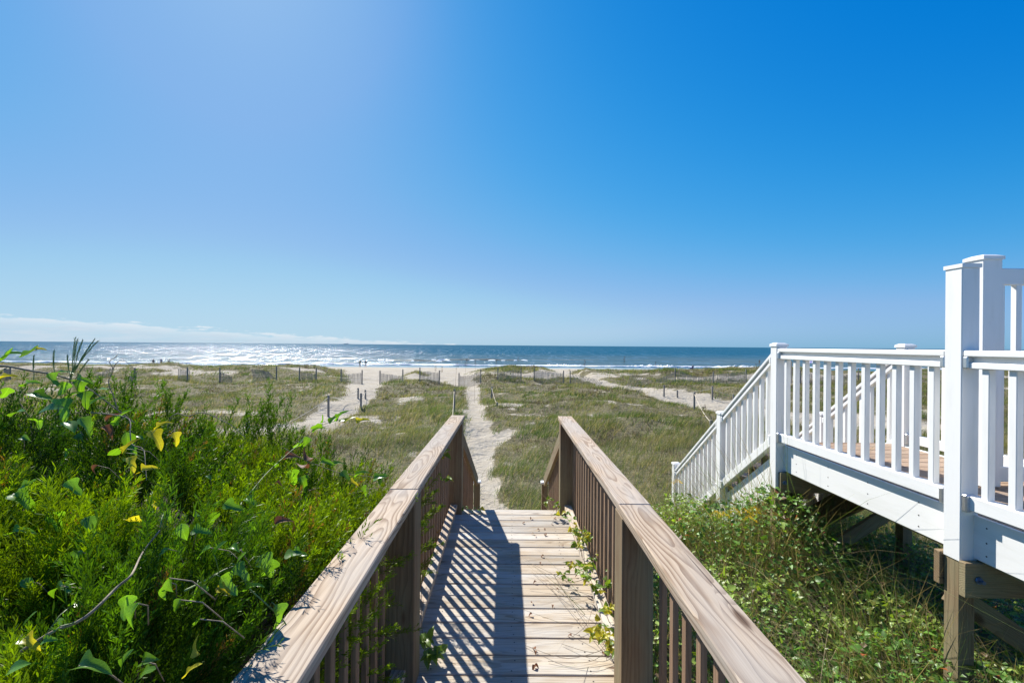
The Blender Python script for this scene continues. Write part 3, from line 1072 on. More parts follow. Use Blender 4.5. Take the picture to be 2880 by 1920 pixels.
def tube(pts, r, mat, seg=5, r1=None, name='tube'):
    pts = [Vector(p) for p in pts]
    n = len(pts)
    V, Fc = [], []
    prev = None
    for i, p in enumerate(pts):
        d = (pts[min(i + 1, n - 1)] - pts[max(i - 1, 0)]).normalized()
        a = Vector((0, 0, 1)) if abs(d.z) < 0.9 else Vector((1, 0, 0))
        if prev is not None:
            a = prev
        u = (a - d * a.dot(d)).normalized()
        prev = u
        v = d.cross(u)
        rr = r if r1 is None else r + (r1 - r) * i / (n - 1)
        for k in range(seg):
            an = 2 * math.pi * k / seg
            V.append(p + (u * math.cos(an) + v * math.sin(an)) * rr)
    for i in range(n - 1):
        for k in range(seg):
            a, b = i * seg + k, i * seg + (k + 1) % seg
            Fc.append((a, b, b + seg, a + seg))
    Fc.append(tuple(range(seg - 1, -1, -1)))
    Fc.append(tuple(range((n - 1) * seg, n * seg)))
    me = bpy.data.meshes.new(name)
    me.from_pydata([tuple(v) for v in V], [], Fc)
    me.polygons.foreach_set('use_smooth', [True] * len(me.polygons))
    me.materials.append(mat)
    return me


sand_fence(12, 46, 38, 'leftmost grey slat fence scrap, behind the vine stem', posts=(1,))
sand_fence(262, 306, 38.5, 'leaning slat fence left of the curled bare twig', lean=0.25, posts=(), sink=(0.7, 0.0))
sand_fence(360, 394, 37.0, 'short slat fence inside the curled bare twig', lean=0.1, posts=(1,), sink=(0.5, 0.0))
sand_fence(503, 534, 37.6, 'upright slat fence on bare sand left of the leaning pair', posts=(0.85,))
sand_fence(618, 655, 38.6, 'low slat fence with its post at the left end', posts=(0.06,), sink=(0.15, 0.35))
sand_fence(716, 771, 38.0, 'slat fence fanned over to the left against its post', lean=-0.75, posts=(1,), sink=(0.0, 0.0))
sand_fence(844, 892, 38.4, 'low slat fence half sunk in grass between two thin posts', posts=(0, 1), sink=(0.15, 0.3))
sand_fence(961, 1016, 37.4, 'slat fence at the left edge of the wide sand gap', posts=(0, 1), sink=(0.3, 0.0))
sand_fence(1070, 1131, 37.0, 'slat fence right of the wide sand gap, sunk at its right', posts=(0, 1), sink=(0.0, 0.35))
sand_fence(1182, 1236, 38.0, 'slat fence left of the second sand gap', posts=(0, 1), sink=(0.25, 0.0))
sand_fence(1292, 1354, 37.0, 'dark slat fence at the far end of the central path', posts=(0, 1), sink=(0.0, 0.0))
sand_fence(1401, 1466, 37.8, 'slat fence just right of the central path end', posts=(0, 1), sink=(0.2, 0.0))
sand_fence(1503, 1584, 38.0, 'slat fence with a thick post at its right, mid dunes', posts=(0, 1), sink=(0.05, 0.0))
sand_fence(1604, 1676, 38.0, 'slat fence collapsing down to the right', posts=(0,), lean=0.7, sink=(0.0, 0.5))
sand_fence(1762, 1806, 36.6, 'fallen slat fence panel lying tilted on the sand', posts=(), lean=0.95, h=1.2, sink=(0.0, 0.3), twist=-0.25)
sand_fence(1847, 1902, 38.0, 'slat fence rising to a dark post right of the fallen panel', posts=(1,), sink=(0.45, 0.0))
sand_fence(1906, 2001, 38.6, 'sagging slat fence between two posts left of the stairs', posts=(1,), sag=0.25)
sand_fence(2005, 2104, 38.6, 'tall slat fence on white sand next to the stair rail', posts=(1,))
sand_fence(2250, 2420, 39.5, 'long slat fence seen through the white balusters', posts=(0, 0.5, 1), sink=(0.2, 0.3))


# ------------------------------------------------------------------ rope and post lines along the tracks
def gp(px, pyb):
    """ground point under a photograph pixel"""
    d = 20.0
    for _ in range(30):
        p = P(px, pyb, d)
        g = GZ1(p.x, p.y)
        d = d * (E - g) / max(0.2, E - p.z)
        d = min(max(d, 5), 60)
    return P(px, pyb, d)


def rope_line(posts, ropes, label):
    """posts: (px, py base, height); ropes: (i, j, sag) between post tops"""
    t = None
    tops = []
    for px, py, h in posts:
        g = gp(px, py)
        if t is None:
            t = thing('rope_fence', label, 'rope fence', (g.x, g.y, GZ1(g.x, g.y)), 'rope lines along the sand tracks')
        z = GZ1(g.x, g.y)
        beam('post', (g.x, g.y, z - 0.25), (g.x + rnd.uniform(-.02, .02), g.y, z + h), 0.085, 0.085, M_FENCE, t, 0.01)
        tops.append(Vector((g.x, g.y - 0.05, z + h - 0.10)))
    for i, j, sag in ropes:
        a = tops[i]
        b = tops[j] if isinstance(j, int) else Vector(j)
        pts = [a.lerp(b, k / 12) - Vector((0, 0, sag * 4 * (k / 12) * (1 - k / 12))) for k in range(13)]
        link('rope', tube(pts, 0.013, M_ROPE, 5), None, t, Matrix.Identity(4))
    return t


rope_line([(696, 1240, 0.62), (785, 1215, 0.3), (924, 1157, 1.0), (1007, 1120, 0.62)], [(0, 1, 0.05), (1, 2, 0.1), (2, 3, 0.2)], 'rope and posts along the left side of the left track')
rope_line([(1015, 1148, 0.78), (1028, 1109, 0.55)], [(0, 1, 0.25)], 'two short posts at the bend of the left track')
rope_line([(1277, 1160, 1.08), (1270, 1235, 0.25)], [(0, 1, 0.12)], 'single weathered post left of the central path')
rope_line([(1383, 1122, 0.75), (1398, 1142, 0.2)], [(0, 1, 0.1)], 'small rope post right of the central path')
rope_line([(1867, 1115, 0.72), (1905, 1112, 0.45), (2003, 1123, 0.80), (2062, 1128, 0.35)], [(1, 2, 0.12), (2, 3, 0.1)], 'rope and posts on the far side of the right sand track')
rope_line([(1952, 1152, 0.88), (2000, 1205, 0.3)], [(0, 1, 0.15)], 'post on the near side of the right sand track')


# ------------------------------------------------------------------ dune grass (uncountable)
def blades(pos, az, lean, h, w, cols, seg=3):
    """curved tapering blades; returns verts, faces, cols"""
    n = len(pos)
    rows = seg + 1
    t = np.linspace(0, 1, rows)[None, :]
    ex = np.cos(az)[:, None]
    ey = np.sin(az)[:, None]
    bend = lean[:, None] * t ** 1.7
    px_ = pos[:, 0:1] + ex * bend * h[:, None]
    py_ = pos[:, 1:2] + ey * bend * h[:, None]
    pz_ = pos[:, 2:3] + h[:, None] * t * (1 - 0.28 * np.minimum(lean, 1.2)[:, None] * t)
    # width faces a random direction, mostly towards the viewer
    wa = rng.uniform(-0.6, 0.6, n)[:, None]
    ww = (w[:, None] * (1 - t) ** 0.6) * 0.5
    ox, oy = np.cos(wa) * ww, np.sin(wa) * ww
    A = np.stack([px_ - ox, py_ - oy, pz_], -1)
    B = np.stack([px_ + ox, py_ + oy, pz_], -1)
    V = np.concatenate([A[:, :-1], B[:, :-1], A[:, -1:]], 1)      # rows-1 left, rows-1 right, tip
    k = 2 * seg + 1
    base = (np.arange(n) * k)[:, None]
    q = []
    for i in range(seg - 1):
        q.append(np.stack([base[:, 0] + i, base[:, 0] + seg + i, base[:, 0] + seg + i + 1, base[:, 0] + i + 1], -1))
    tri = np.stack([base[:, 0] + seg - 1, base[:, 0] + 2 * seg - 1, base[:, 0] + 2 * seg], -1)
    C = np.repeat(cols[:, None, :], k, 1)
    return V.reshape(-1, 3), q, tri, C.reshape(-1, 3)


OLIVE = np.array([0.180, 0.210, 0.058])
GREEN = np.array([0.115, 0.175, 0.040])
STRAW = np.array([0.46, 0.38, 0.21])
BROWN = np.array([0.095, 0.070, 0.048])
GREYB = np.array([0.22, 0.18, 0.135])


def grass_zone(y0, y1, dens, w, hr, seg, seed):
    """blades in tufts over one depth range, inside (and a little beyond) the view"""
    half = 1.22
    area = half * (y1 ** 2 - y0 ** 2) + 4 * (y1 - y0)
    nt = int(area * dens / 9)
    yy = np.sqrt(rng.uniform(y0 ** 2, y1 ** 2, nt))
    xx = rng.uniform(-1, 1, nt) * (yy * half + 2.0)
    v = veg_cover(xx, yy)
    hide_ = (np.abs(xx) < 0.62) & (yy < 7.4)
    clump = fbm(xx * 0.9, yy * 0.9, seed, 3)
    keep = (rng.uniform(0, 1, nt) < v * (0.55 + 0.75 * sstep(0.35, 0.6, clump))) & ~hide_
    xx, yy, clump, v = xx[keep], yy[keep], clump[keep], v[keep]
    nb = 9
    X = np.repeat(xx, nb) + rng.normal(0, 0.07 + w * 3, len(xx) * nb)
    Y = np.repeat(yy, nb) + rng.normal(0, 0.07 + w * 3, len(xx) * nb)
    n = len(X)
    Z = ground_z(X, Y) - 0.02
    tall = np.repeat(fbm(xx * 0.25 + 9, yy * 0.25, seed + 3, 3), nb)
    h = (hr[0] + (hr[1] - hr[0]) * rng.uniform(0, 1, n)) * np.clip((tall - 0.12) * 2.5, 0.65, 1.7)
    az_ = rng.normal(0.1, 0.9, n)
    lean = np.abs(rng.normal(0.8, 0.35, n))
    kind = np.repeat(fbm(xx * 0.42 + 3, yy * 0.42, seed + 7, 3), nb) + rng.normal(0, 0.09, n)
    patch = np.repeat(0.55 * fbm(xx * 0.5 + 40, yy * 0.45 + 11, 131, 2) + 0.45 * fbm(xx * 1.5 + 4, yy * 1.2 + 1, 137, 2), nb)
    r = rng.uniform(0, 1, n)
    cols = np.where((kind > 0.5)[:, None], GREEN, OLIVE) * rng.uniform(0.75, 1.35, n)[:, None]
    cols *= np.repeat(rng.uniform(0.6, 1.35, len(xx)), nb)[:, None]
    st = (r < 0.16 + 0.22 * (kind < 0.43)) | np.repeat(rng.uniform(0, 1, len(xx)) < 0.13, nb)
    cols[st] = STRAW * rng.uniform(0.6, 1.1, st.sum())[:, None]
    br = (patch + rng.normal(0, 0.03, n)) > 0.56
    dark = br & (r < 0.75)
    cols[dark] = np.where((rng.uniform(0, 1, dark.sum()) < 0.55)[:, None], BROWN, GREYB) * rng.uniform(0.7, 1.2, dark.sum())[:, None]
    h[br] *= 0.62
    lean[br] = np.abs(rng.normal(0.8, 0.5, br.sum()))
    az_[br] = rng.uniform(-3.14, 3.14, br.sum())
    ww = w * rng.uniform(0.7, 1.3, n)
    return blades(np.stack([X, Y, Z], -1), az_, lean, h, ww, cols, seg)


Vs, Qs, Ts, Cs, off = [], [], [], [], 0
for (y0, y1, dens, w, hr, seg, seed) in ((4.6, 9.0, 600, 0.0048, (0.24, 0.56), 3, 91), (9.0, 15.0, 340, 0.0075, (0.18, 0.44), 3, 92), (15.0, 27.0, 190, 0.014, (0.15, 0.36), 2, 93), (27.0, 58.0, 75, 0.027, (0.15, 0.36), 2, 94)):
    V, q, t, c = grass_zone(y0, y1, dens, w, hr, seg, seed)
    Vs.append(V)
    Cs.append(c)
    Qs += [a + off for a in q]
    Ts.append(t + off)
    off += len(V)
gm = mesh_np('dune_grass', np.concatenate(Vs), [np.concatenate(Qs), np.concatenate(Ts)], M_GRASS, np.concatenate(Cs))
tag(link('dune_grass', gm), 'olive and straw coloured grass covering the dunes', None, None, 'stuff')
print('grass polys', len(gm.polygons))


# ------------------------------------------------------------------ sea oats standing out of the grass
def sea_oat(px, py_tip, depth, head, label, tilt=0.1):
    tip = P(px, py_tip, depth)
    x0 = tip.x - tilt * 0.8
    g = GZ1(x0, depth)
    t = thing('sea_oats', label, 'sea oats', (x0, depth, g), 'tall sea oat stalks in the dunes')
    pts = []
    for k in range(9):
        u = k / 8
        pts.append(Vector((x0 + (tip.x - x0) * u ** 2, depth, g + (tip.z - g) * u)))
    r = 0.0022 + depth * 0.00012
    link('stalk', tube(pts, r, M_GSTEM if depth < 12 else M_OAT, 4, r * 0.6), None, t, Matrix.Identity(4))
    # drooping panicle of flat spikelets
    V, Fc = [], []
    n = 26
    d = (pts[-1] - pts[-3]).normalized()
    for k in range(n):
        u = k / n
        c = pts[-1] - d * head * (1 - u) * 0.9 + Vector((rnd.uniform(-1, 1), rnd.uniform(-1, 1), rnd.uniform(-1, .4))) * head * 0.16 * (0.4 + math.sin(math.pi * min(1, u + .15)))
        a = Vector((rnd.uniform(-1, 1), rnd.uniform(-1, 1), rnd.uniform(-1, 1))).normalized() * head * 0.035
        b = (Vector((rnd.uniform(-.5, 1), rnd.uniform(-.3, .3), rnd.uniform(-1, .1)))).normalized() * head * 0.10
        i = len(V)
        V += [c - b, c + a, c + b, c - a]
        Fc.append((i, i + 1, i + 2, i + 3))
    me = bpy.data.meshes.new('seed_head')
    me.from_pydata([tuple(v) for v in V], [], Fc)
    me.materials.append(M_OAT)
    link('seed_head', me, None, t, Matrix.Identity(4))


oats = [(1983, 1135, 14, 0.38, 'big dark sea oat plume left of the white stair post', 0.25),
        (1962, 1035, 30, 0.45, 'sea oat stalk above the sagging fence', 0.2),
        (1977, 1044, 31, 0.40, 'shorter sea oat stalk above the sagging fence', 0.15),
        (1645, 1011, 26, 0.40, 'sea oat head against the sea above the collapsing fence', 0.15),
        (1757, 1001, 27, 0.38, 'sea oat head against the sea above the fallen fence panel', 0.12),
        (1313, 1008, 25, 0.45, 'tallest sea oat stalks above the central path end', 0.2),
        (1286, 1018, 26, 0.40, 'sea oat left of the tallest pair by the path', 0.15),
        (1337, 1014, 27, 0.30, 'thin sea oat right of the path end fence', 0.05),
        (1396, 1011, 28, 0.35, 'sea oat above the fence right of the path', 0.15),
        (1226, 1028, 33, 0.40, 'sea oat at the second sand gap', 0.15),
        (1245, 1029, 33, 0.45, 'bent sea oat just right of the second sand gap post', 0.3),
        (1457, 1003, 28, 0.25, 'thin sea oat with small head against blue water', 0.05),
        (1844, 1016, 30, 0.35, 'sea oat left of the person in blue', 0.1),
        (2136, 1012, 22, 0.55, 'dark sea oat plume touching the white stair rail', 0.2)]
for a in oats:
    sea_oat(*a)

# ------------------------------------------------------------------ juniper bush
def jun_h(x, y):
    """canopy height relative to the eye"""
    t = np.clip((-0.66 - x) / 1.9, 0, 1)
    h = -0.90 + 0.66 * t ** 0.85
    h = h - 0.75 * sstep(1.6, 4.6, y) ** 1.2
    h = h + 0.20 * np.exp(-((x + 0.80) / 0.22) ** 2) * (1 - sstep(1.5, 2.3, y))
    h = h - 0.30 * np.exp(-((x + 0.66) / 0.22) ** 2) * sstep(1.9, 2.4, y)
    h = h + 0.42 * (fbm(x * 2.1 + 7, y * 2.1 + 3, 101, 3) - 0.5) + 0.30 * (fbm(x * 4.4, y * 4.4, 105, 2) - 0.5)
    return h


def make_spray(seed, s0, nb, s1, nt):
    """one juniper plume: segments (p0, p1, r0, r1, level, height); a narrow cone of short blunt twigs along +Z, 1 unit tall"""
    r = random.Random(seed)
    S = []
    q = Vector((0, 0, 0))
    d = Vector((r.uniform(-.15, .15), r.uniform(-.15, .15), 1)).normalized()
    ga = r.uniform(0, 6)
    for i in range(s0):
        f = (i + 1) / s0
        d = (d + Vector((r.uniform(-1, 1), r.uniform(-1, 1), 0.3)) * 0.10).normalized()
        e = q + d / s0
        S.append((q.copy(), e.copy(), 1.0, 1.0, 0, f))
        for _ in range(nb):
            ga += 2.4 + r.uniform(-.4, .4)
            el = r.uniform(0.85, 1.2)
            bd = Vector((math.cos(ga) * math.cos(el), math.sin(ga) * math.cos(el), math.sin(el)))
            ln = (0.40 - 0.27 * f) * r.uniform(0.7, 1.25)
            p = q.lerp(e, r.random())
            for k in range(s1):
                bd = (bd + Vector((r.uniform(-.12, .12), r.uniform(-.12, .12), 0.22))).normalized()
                p2 = p + bd * ln / s1
                S.append((p.copy(), p2.copy(), 1.0, 1.0, 1, f))
                for _t in range(nt):
                    ax = Vector((r.uniform(-1, 1), r.uniform(-1, 1), r.uniform(-1, 1))).cross(bd).normalized()
                    td = (bd * 0.85 + ax * 0.50).normalized()
                    b0 = p.lerp(p2, r.random())
                    S.append((b0.copy(), b0 + td * r.uniform(0.055, 0.10), 1.05, 1.0, 2, f))
                p = p2
        q = e
    return np.array([list(t[0]) + list(t[1]) + [t[2], t[3], t[4], t[5]] for t in S])


SPR_HI = [make_spray(200 + i, 8, 3, 3, 2) for i in range(7)]
SPR_LO = [make_spray(300 + i, 7, 2, 2, 2) for i in range(7)]
SPR_FAR = [make_spray(400 + i, 6, 2, 2, 1) for i in range(7)]


def place_sprays(pos, direc, size, templates, rad, col):
    """segments in world space: p0, p1, r, colour"""
    P0, P1, R0, R1, Cc = [], [], [], [], []
    which = rng.integers(0, len(templates), len(pos))
    for k, T in enumerate(templates):
        s = np.where(which == k)[0]
        if not len(s):
            continue
        z = direc[s] / np.linalg.norm(direc[s], axis=1)[:, None]
        ref = np.tile(np.array([[1.0, 0.2, 0.1]]), (len(s), 1))
        x = np.cross(ref, z)
        x /= np.linalg.norm(x, axis=1)[:, None]
        yv = np.cross(z, x)
        an = rng.uniform(0, 6.28, len(s))[:, None]
        x2 = x * np.cos(an) + yv * np.sin(an)
        y2 = -x * np.sin(an) + yv * np.cos(an)
        B = np.stack([x2, y2, z], 1) * size[s][:, None, None]         # rows are axes
        a = np.einsum('tk,skj->stj', T[:, 0:3], B) + pos[s][:, None, :]
        b = np.einsum('tk,skj->stj', T[:, 3:6], B) + pos[s][:, None, :]
        nT = len(T)
        P0.append(a.reshape(-1, 3))
        P1.append(b.reshape(-1, 3))
        R0.append(np.tile(T[:, 6] * rad, len(s)))
        R1.append(np.tile(T[:, 7] * rad, len(s)))
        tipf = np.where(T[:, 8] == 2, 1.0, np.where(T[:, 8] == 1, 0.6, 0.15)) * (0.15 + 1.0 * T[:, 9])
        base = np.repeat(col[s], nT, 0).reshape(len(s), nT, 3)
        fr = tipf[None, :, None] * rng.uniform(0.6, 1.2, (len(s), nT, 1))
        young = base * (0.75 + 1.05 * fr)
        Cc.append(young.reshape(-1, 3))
    return np.concatenate(P0), np.concatenate(P1), np.concatenate(R0), np.concatenate(R1), np.concatenate(Cc)


def twiglets(P0, P1, R0, R1, C):
    """blunt flat twigs, each a small lozenge turned at random about its axis"""
    d = P1 - P0
    d = d / np.maximum(np.linalg.norm(d, axis=1), 1e-6)[:, None]
    rv = rng.normal(0, 1, d.shape)
    u = np.cross(d, rv)
    u /= np.maximum(np.linalg.norm(u, axis=1), 1e-6)[:, None]
    n = len(P0)
    w = u * R0[:, None]
    mid = P0 + (P1 - P0) * 0.62
    V = np.stack([P0 - w * 0.35, mid + w, P1 + d * R0[:, None] * 0.6, mid - w], 1)
    i = np.arange(n) * 4
    q = np.stack([i, i + 1, i + 2, i + 3], -1)
    return V.reshape(-1, 3), q, np.repeat(C[:, None, :], 4, 1).reshape(-1, 3)


def in_view(x, y, z):
    """True for points inside the picture or a little beyond its edges"""
    px_ = 1440 + F * x / y
    py_ = 970 - F * (z - E) / y
    return (px_ > -260) & (px_ < 3150) & (py_ < 2120)


jb = thing('juniper_bush', 'dense bright green juniper bush filling the left side beside the handrail', 'bush', (-1.8, 2.4, E - 2.3))
bands = []
# (count, size range, templates, radius, spindle, filter by distance)
def sample_canopy(n, y0, y1):
    x = -0.66 - rng.uniform(0, 1, n) ** 0.9 * 3.6
    y = rng.uniform(y0, y1, n)
    k = x > -1.35 * y - 0.75
    return x[k], y[k]


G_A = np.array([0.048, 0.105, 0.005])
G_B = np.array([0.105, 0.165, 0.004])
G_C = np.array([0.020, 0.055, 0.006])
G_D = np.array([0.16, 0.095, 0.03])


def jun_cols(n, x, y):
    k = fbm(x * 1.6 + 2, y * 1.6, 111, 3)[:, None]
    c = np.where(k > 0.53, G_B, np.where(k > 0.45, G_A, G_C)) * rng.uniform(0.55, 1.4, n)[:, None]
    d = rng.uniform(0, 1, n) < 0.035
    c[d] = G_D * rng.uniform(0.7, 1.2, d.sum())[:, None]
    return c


Vs, Qs, Ts, Cs, off = [], [], [], [], 0


def add_twigs(args):
    global off
    V, q, c = twiglets(*args)
    Vs.append(V)
    Cs.append(c)
    Qs.append(q + off)
    off += len(V)


for (n, y0, y1, smin, smax, tmpl, rad) in ((6000, 0.60, 1.45, 0.11, 0.22, SPR_HI, 0.00145), (3900, 1.45, 2.5, 0.13, 0.25, SPR_LO, 0.0021), (3000, 2.5, 4.8, 0.15, 0.28, SPR_FAR, 0.0032)):
    x, y = sample_canopy(n, y0, y1)
    zz = E + jun_h(x, y)
    vis = in_view(x, y, zz)
    x, y, zz = x[vis], y[vis], zz[vis]
    n = len(x)
    dep = rng.exponential(0.05, n) + 0.32 * sstep(0.54, 0.44, fbm(x * 3.4 + 11, y * 3.4, 181, 3))
    z = zz - 0.13 - np.minimum(dep, 0.40)
    g = 0.06
    nx = -(jun_h(x + g, y) - jun_h(x - g, y)) / (2 * g)
    ny = -(jun_h(x, y + g) - jun_h(x, y - g)) / (2 * g)
    direc = np.stack([0.22 + 0.30 * nx + rng.normal(0, 0.26, n), 0.05 + 0.25 * ny + rng.normal(0, 0.26, n), np.full(n, 1.0)], -1)
    size = rng.uniform(smin, smax, n) * (1 + 0.5 * (rng.uniform(0, 1, n) < 0.07))
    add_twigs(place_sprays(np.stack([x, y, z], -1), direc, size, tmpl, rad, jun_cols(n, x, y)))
    print('juniper plumes', n)
# the flank against the railing, and sprigs reaching through the balusters
n = 500
x = -0.68 - rng.exponential(0.08, n)
y = rng.uniform(0.4, 2.15, n)
z = E + rng.uniform(-2.0, -0.75, n)
direc = np.stack([0.8 + rng.normal(0, 0.4, n), rng.normal(-0.1, 0.4, n), 0.6 + rng.normal(0, 0.3, n)], -1)
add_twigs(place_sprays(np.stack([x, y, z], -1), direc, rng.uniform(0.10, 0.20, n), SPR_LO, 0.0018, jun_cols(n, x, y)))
n = 46
x = rng.uniform(-0.62, -0.57, n)
y = np.concatenate([rng.uniform(1.45, 2.05, 26), rng.uniform(2.28, 3.1, 20)])
z = E - 1.6 + rng.uniform(0.12, 0.80, n)
direc = np.stack([0.9 + rng.normal(0, 0.3, n), rng.normal(0.25, 0.5, n), 0.5 + rng.normal(0, 0.3, n)], -1)
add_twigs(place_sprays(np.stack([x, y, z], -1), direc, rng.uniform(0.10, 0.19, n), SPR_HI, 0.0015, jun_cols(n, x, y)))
# taller leaders breaking the outline
lead = [(735, 1195, 2.75, .30), (760, 1200, 2.8, .27), (700, 1215, 2.7, .22), (790, 1235, 2.75, .2), (820, 1260, 2.8, .18), (625, 1225, 2.5, .2), (560, 1230, 2.5, .18), (470, 1165, 2.4, .2), (890, 1290, 2.9, .18), (955, 1330, 2.9, .16), (330, 1150, 2.2, .2), (250, 1130, 2.1, .2)]
n = len(lead) * 4
pos = np.array([list(P(a[0] + rng.normal(0, 14), a[1] + 40 + rng.normal(0, 12), a[2] + rng.normal(0, .04))) for a in lead for _ in range(4)])
direc = np.stack([0.10 + rng.normal(0, 0.15, n), rng.normal(0, 0.15, n), np.ones(n)], -1)
add_twigs(place_sprays(pos, direc, np.array([a[3] * rng.uniform(.75, 1.15) for a in lead for _ in range(4)]), SPR_HI, 0.0022, np.tile(G_A, (n, 1))))
jm = mesh_np('foliage', np.concatenate(Vs), np.concatenate(Qs), M_JUN, np.concatenate(Cs))
print('juniper polys', len(jm.polygons))
o = link('foliage', jm, None, jb, Matrix.Identity(4))
o['kind'] = 'stuff'
# dark sheet closing the bush: dead twigs, with gap shade in its colour
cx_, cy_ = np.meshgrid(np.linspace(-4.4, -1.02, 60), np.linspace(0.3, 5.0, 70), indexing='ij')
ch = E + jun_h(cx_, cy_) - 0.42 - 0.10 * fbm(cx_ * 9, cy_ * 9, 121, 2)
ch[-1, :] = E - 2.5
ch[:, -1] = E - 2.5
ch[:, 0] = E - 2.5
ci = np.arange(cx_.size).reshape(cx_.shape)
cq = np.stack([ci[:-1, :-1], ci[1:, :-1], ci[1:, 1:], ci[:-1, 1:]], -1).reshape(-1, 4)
link('inner_twig_shade', mesh_np('inner_twig_shade', np.stack([cx_, cy_, ch], -1).reshape(-1, 3), cq, M_CORE, None, False), None, jb, Matrix.Identity(4))
# brown branches showing between the sprays
for k in range(46):
    x = -0.8 - rnd.random() ** 0.8 * 2.2
    y = rnd.uniform(0.8, 3.6)
    z = E + float(jun_h(np.array([x]), np.array([y]))[0]) - rnd.uniform(0.06, 0.16)
    p = Vector((x, y, z))
    d = Vector((rnd.uniform(-.6, 1), rnd.uniform(-.6, .6), rnd.uniform(-.1, .35))).normalized()
    pts = [p]
    for _ in range(5):
        d = (d + Vector((rnd.uniform(-1, 1), rnd.uniform(-1, 1), rnd.uniform(-.6, .8))) * 0.28).normalized()
        pts.append(pts[-1] + d * rnd.uniform(0.03, 0.06))
    link('branch', tube(pts, rnd.uniform(0.0018, 0.0034), M_TWIG, 5, 0.0010), None, jb, Matrix.Identity(4))
for (xb, yb_) in ((-1.5, 2.2), (-2.4, 2.6), (-1.1, 3.2)):
    link('stem', tube([(xb, yb_, GZ1(xb, yb_) - 0.1), (xb + .1, yb_, E - 1.7), (xb + .05, yb_ + .1, E - 1.2)], 0.05, M_TWIG, 8, 0.02), None, jb, Matrix.Identity(4))


# ------------------------------------------------------------------ greenbrier vines
def leaf_mesh(name, prof, mat, fold=0.35, curl=0.5, rows=None):
    """leaf from a half-width profile [(t, w)], folded along the midrib and curled; length 1 along X"""
    V, Fc = [], []
    for t, w in prof:
        z = -curl * (t - 0.25) ** 2
        V.append((t, -w, z + w * fold))
        V.append((t, -w * 0.5, z + w * fold * 0.42))
        V.append((t, 0, z))
        V.append((t, w * 0.5, z + w * fold * 0.42))
        V.append((t, w, z + w * fold))
    n = len(prof)
    for i in range(n - 1):
        for k in range(4):
            a = i * 5 + k
            Fc.append((a, a + 1, a + 6, a + 5))
    me = bpy.data.meshes.new(name)
    me.from_pydata(V, [], Fc)
    me.polygons.foreach_set('use_smooth', [True] * len(me.polygons))
    me.materials.append(mat)
    return me


BRIER = [(0.0, 0.02), (0.03, 0.20), (0.10, 0.33), (0.20, 0.36), (0.30, 0.29), (0.40, 0.20), (0.50, 0.165), (0.62, 0.17), (0.75, 0.165), (0.88, 0.11), (0.96, 0.05), (1.0, 0.005)]
OVAL = [(0.0, 0.02), (0.10, 0.20), (0.25, 0.32), (0.42, 0.34), (0.6, 0.27), (0.78, 0.16), (0.92, 0.06), (1.0, 0.005)]
IVY = [(0.0, 0.03), (0.08, 0.30), (0.2, 0.40), (0.33, 0.33), (0.45, 0.27), (0.6, 0.26), (0.78, 0.15), (0.92, 0.05), (1.0, 0.005)]
BL = [leaf_mesh('leaf', BRIER, M_LEAF, f, c) for f, c in ((0.35, 0.5), (0.75, 0.9), (0.1, 0.25), (0.5, -0.3))]
BO = [leaf_mesh('leaf', OVAL, M_LEAF, f, c) for f, c in ((0.3, 0.4), (0.6, 0.7))]
BY = [leaf_mesh('leaf', BRIER, M_LEAFY, f, c) for f, c in ((0.4, 0.5), (0.7, 0.8))]
BB = [leaf_mesh('leaf', OVAL, M_LEAFB, 0.8, 1.1)]
CR = [leaf_mesh('leaf', IVY, M_CREEP, f, c) for f, c in ((0.3, 0.4), (0.6, 0.6))]
CY = [leaf_mesh('leaf', IVY, M_CREEPY, f, c) for f, c in ((0.3, 0.4), (0.6, 0.6))]


def put_leaf(parent, pos, direc, size, me, roll=None):
    x = Vector(direc).normalized()
    up = Vector((rnd.uniform(-.5, .5), rnd.uniform(-.7, .3), 1.0)) if roll is None else Vector(roll)
    y = up.cross(x)
    if y.length < 1e-3:
        y = Vector((0, 1, 0))
    y.normalize()
    z = x.cross(y)
    m = Matrix((x * size, y * size, z * size)).transposed().to_4x4()
    m.translation = pos
    return link('leaf', me, None, parent, m)


def smooth_pts(pts, k=4):
    out = []
    n = len(pts)
    for i in range(n - 1):
        p0, p1, p2, p3 = pts[max(i - 1, 0)], pts[i], pts[i + 1], pts[min(i + 2, n - 1)]
        for j in range(k):
            t = j / k
            out.append(0.5 * ((2 * p1) + (p2 - p0) * t + (2 * p0 - 5 * p1 + 4 * p2 - p3) * t * t + (3 * p1 - p0 - 3 * p2 + p3) * t ** 3))
    out.append(pts[-1])
    return out


def lift(px, py, d):
    """depth just in front of the juniper canopy along the line of sight (or d where it is clear)"""
    dd = np.arange(0.6, d + 0.6, 0.02)
    pts = np.array([list(P(px, py, q)) for q in dd])
    hit = np.where(pts[:, 2] < E + jun_h(pts[:, 0], pts[:, 1]) + 0.03)[0]
    return d if not len(hit) else max(0.55, min(d, dd[hit[0]] - 0.05))


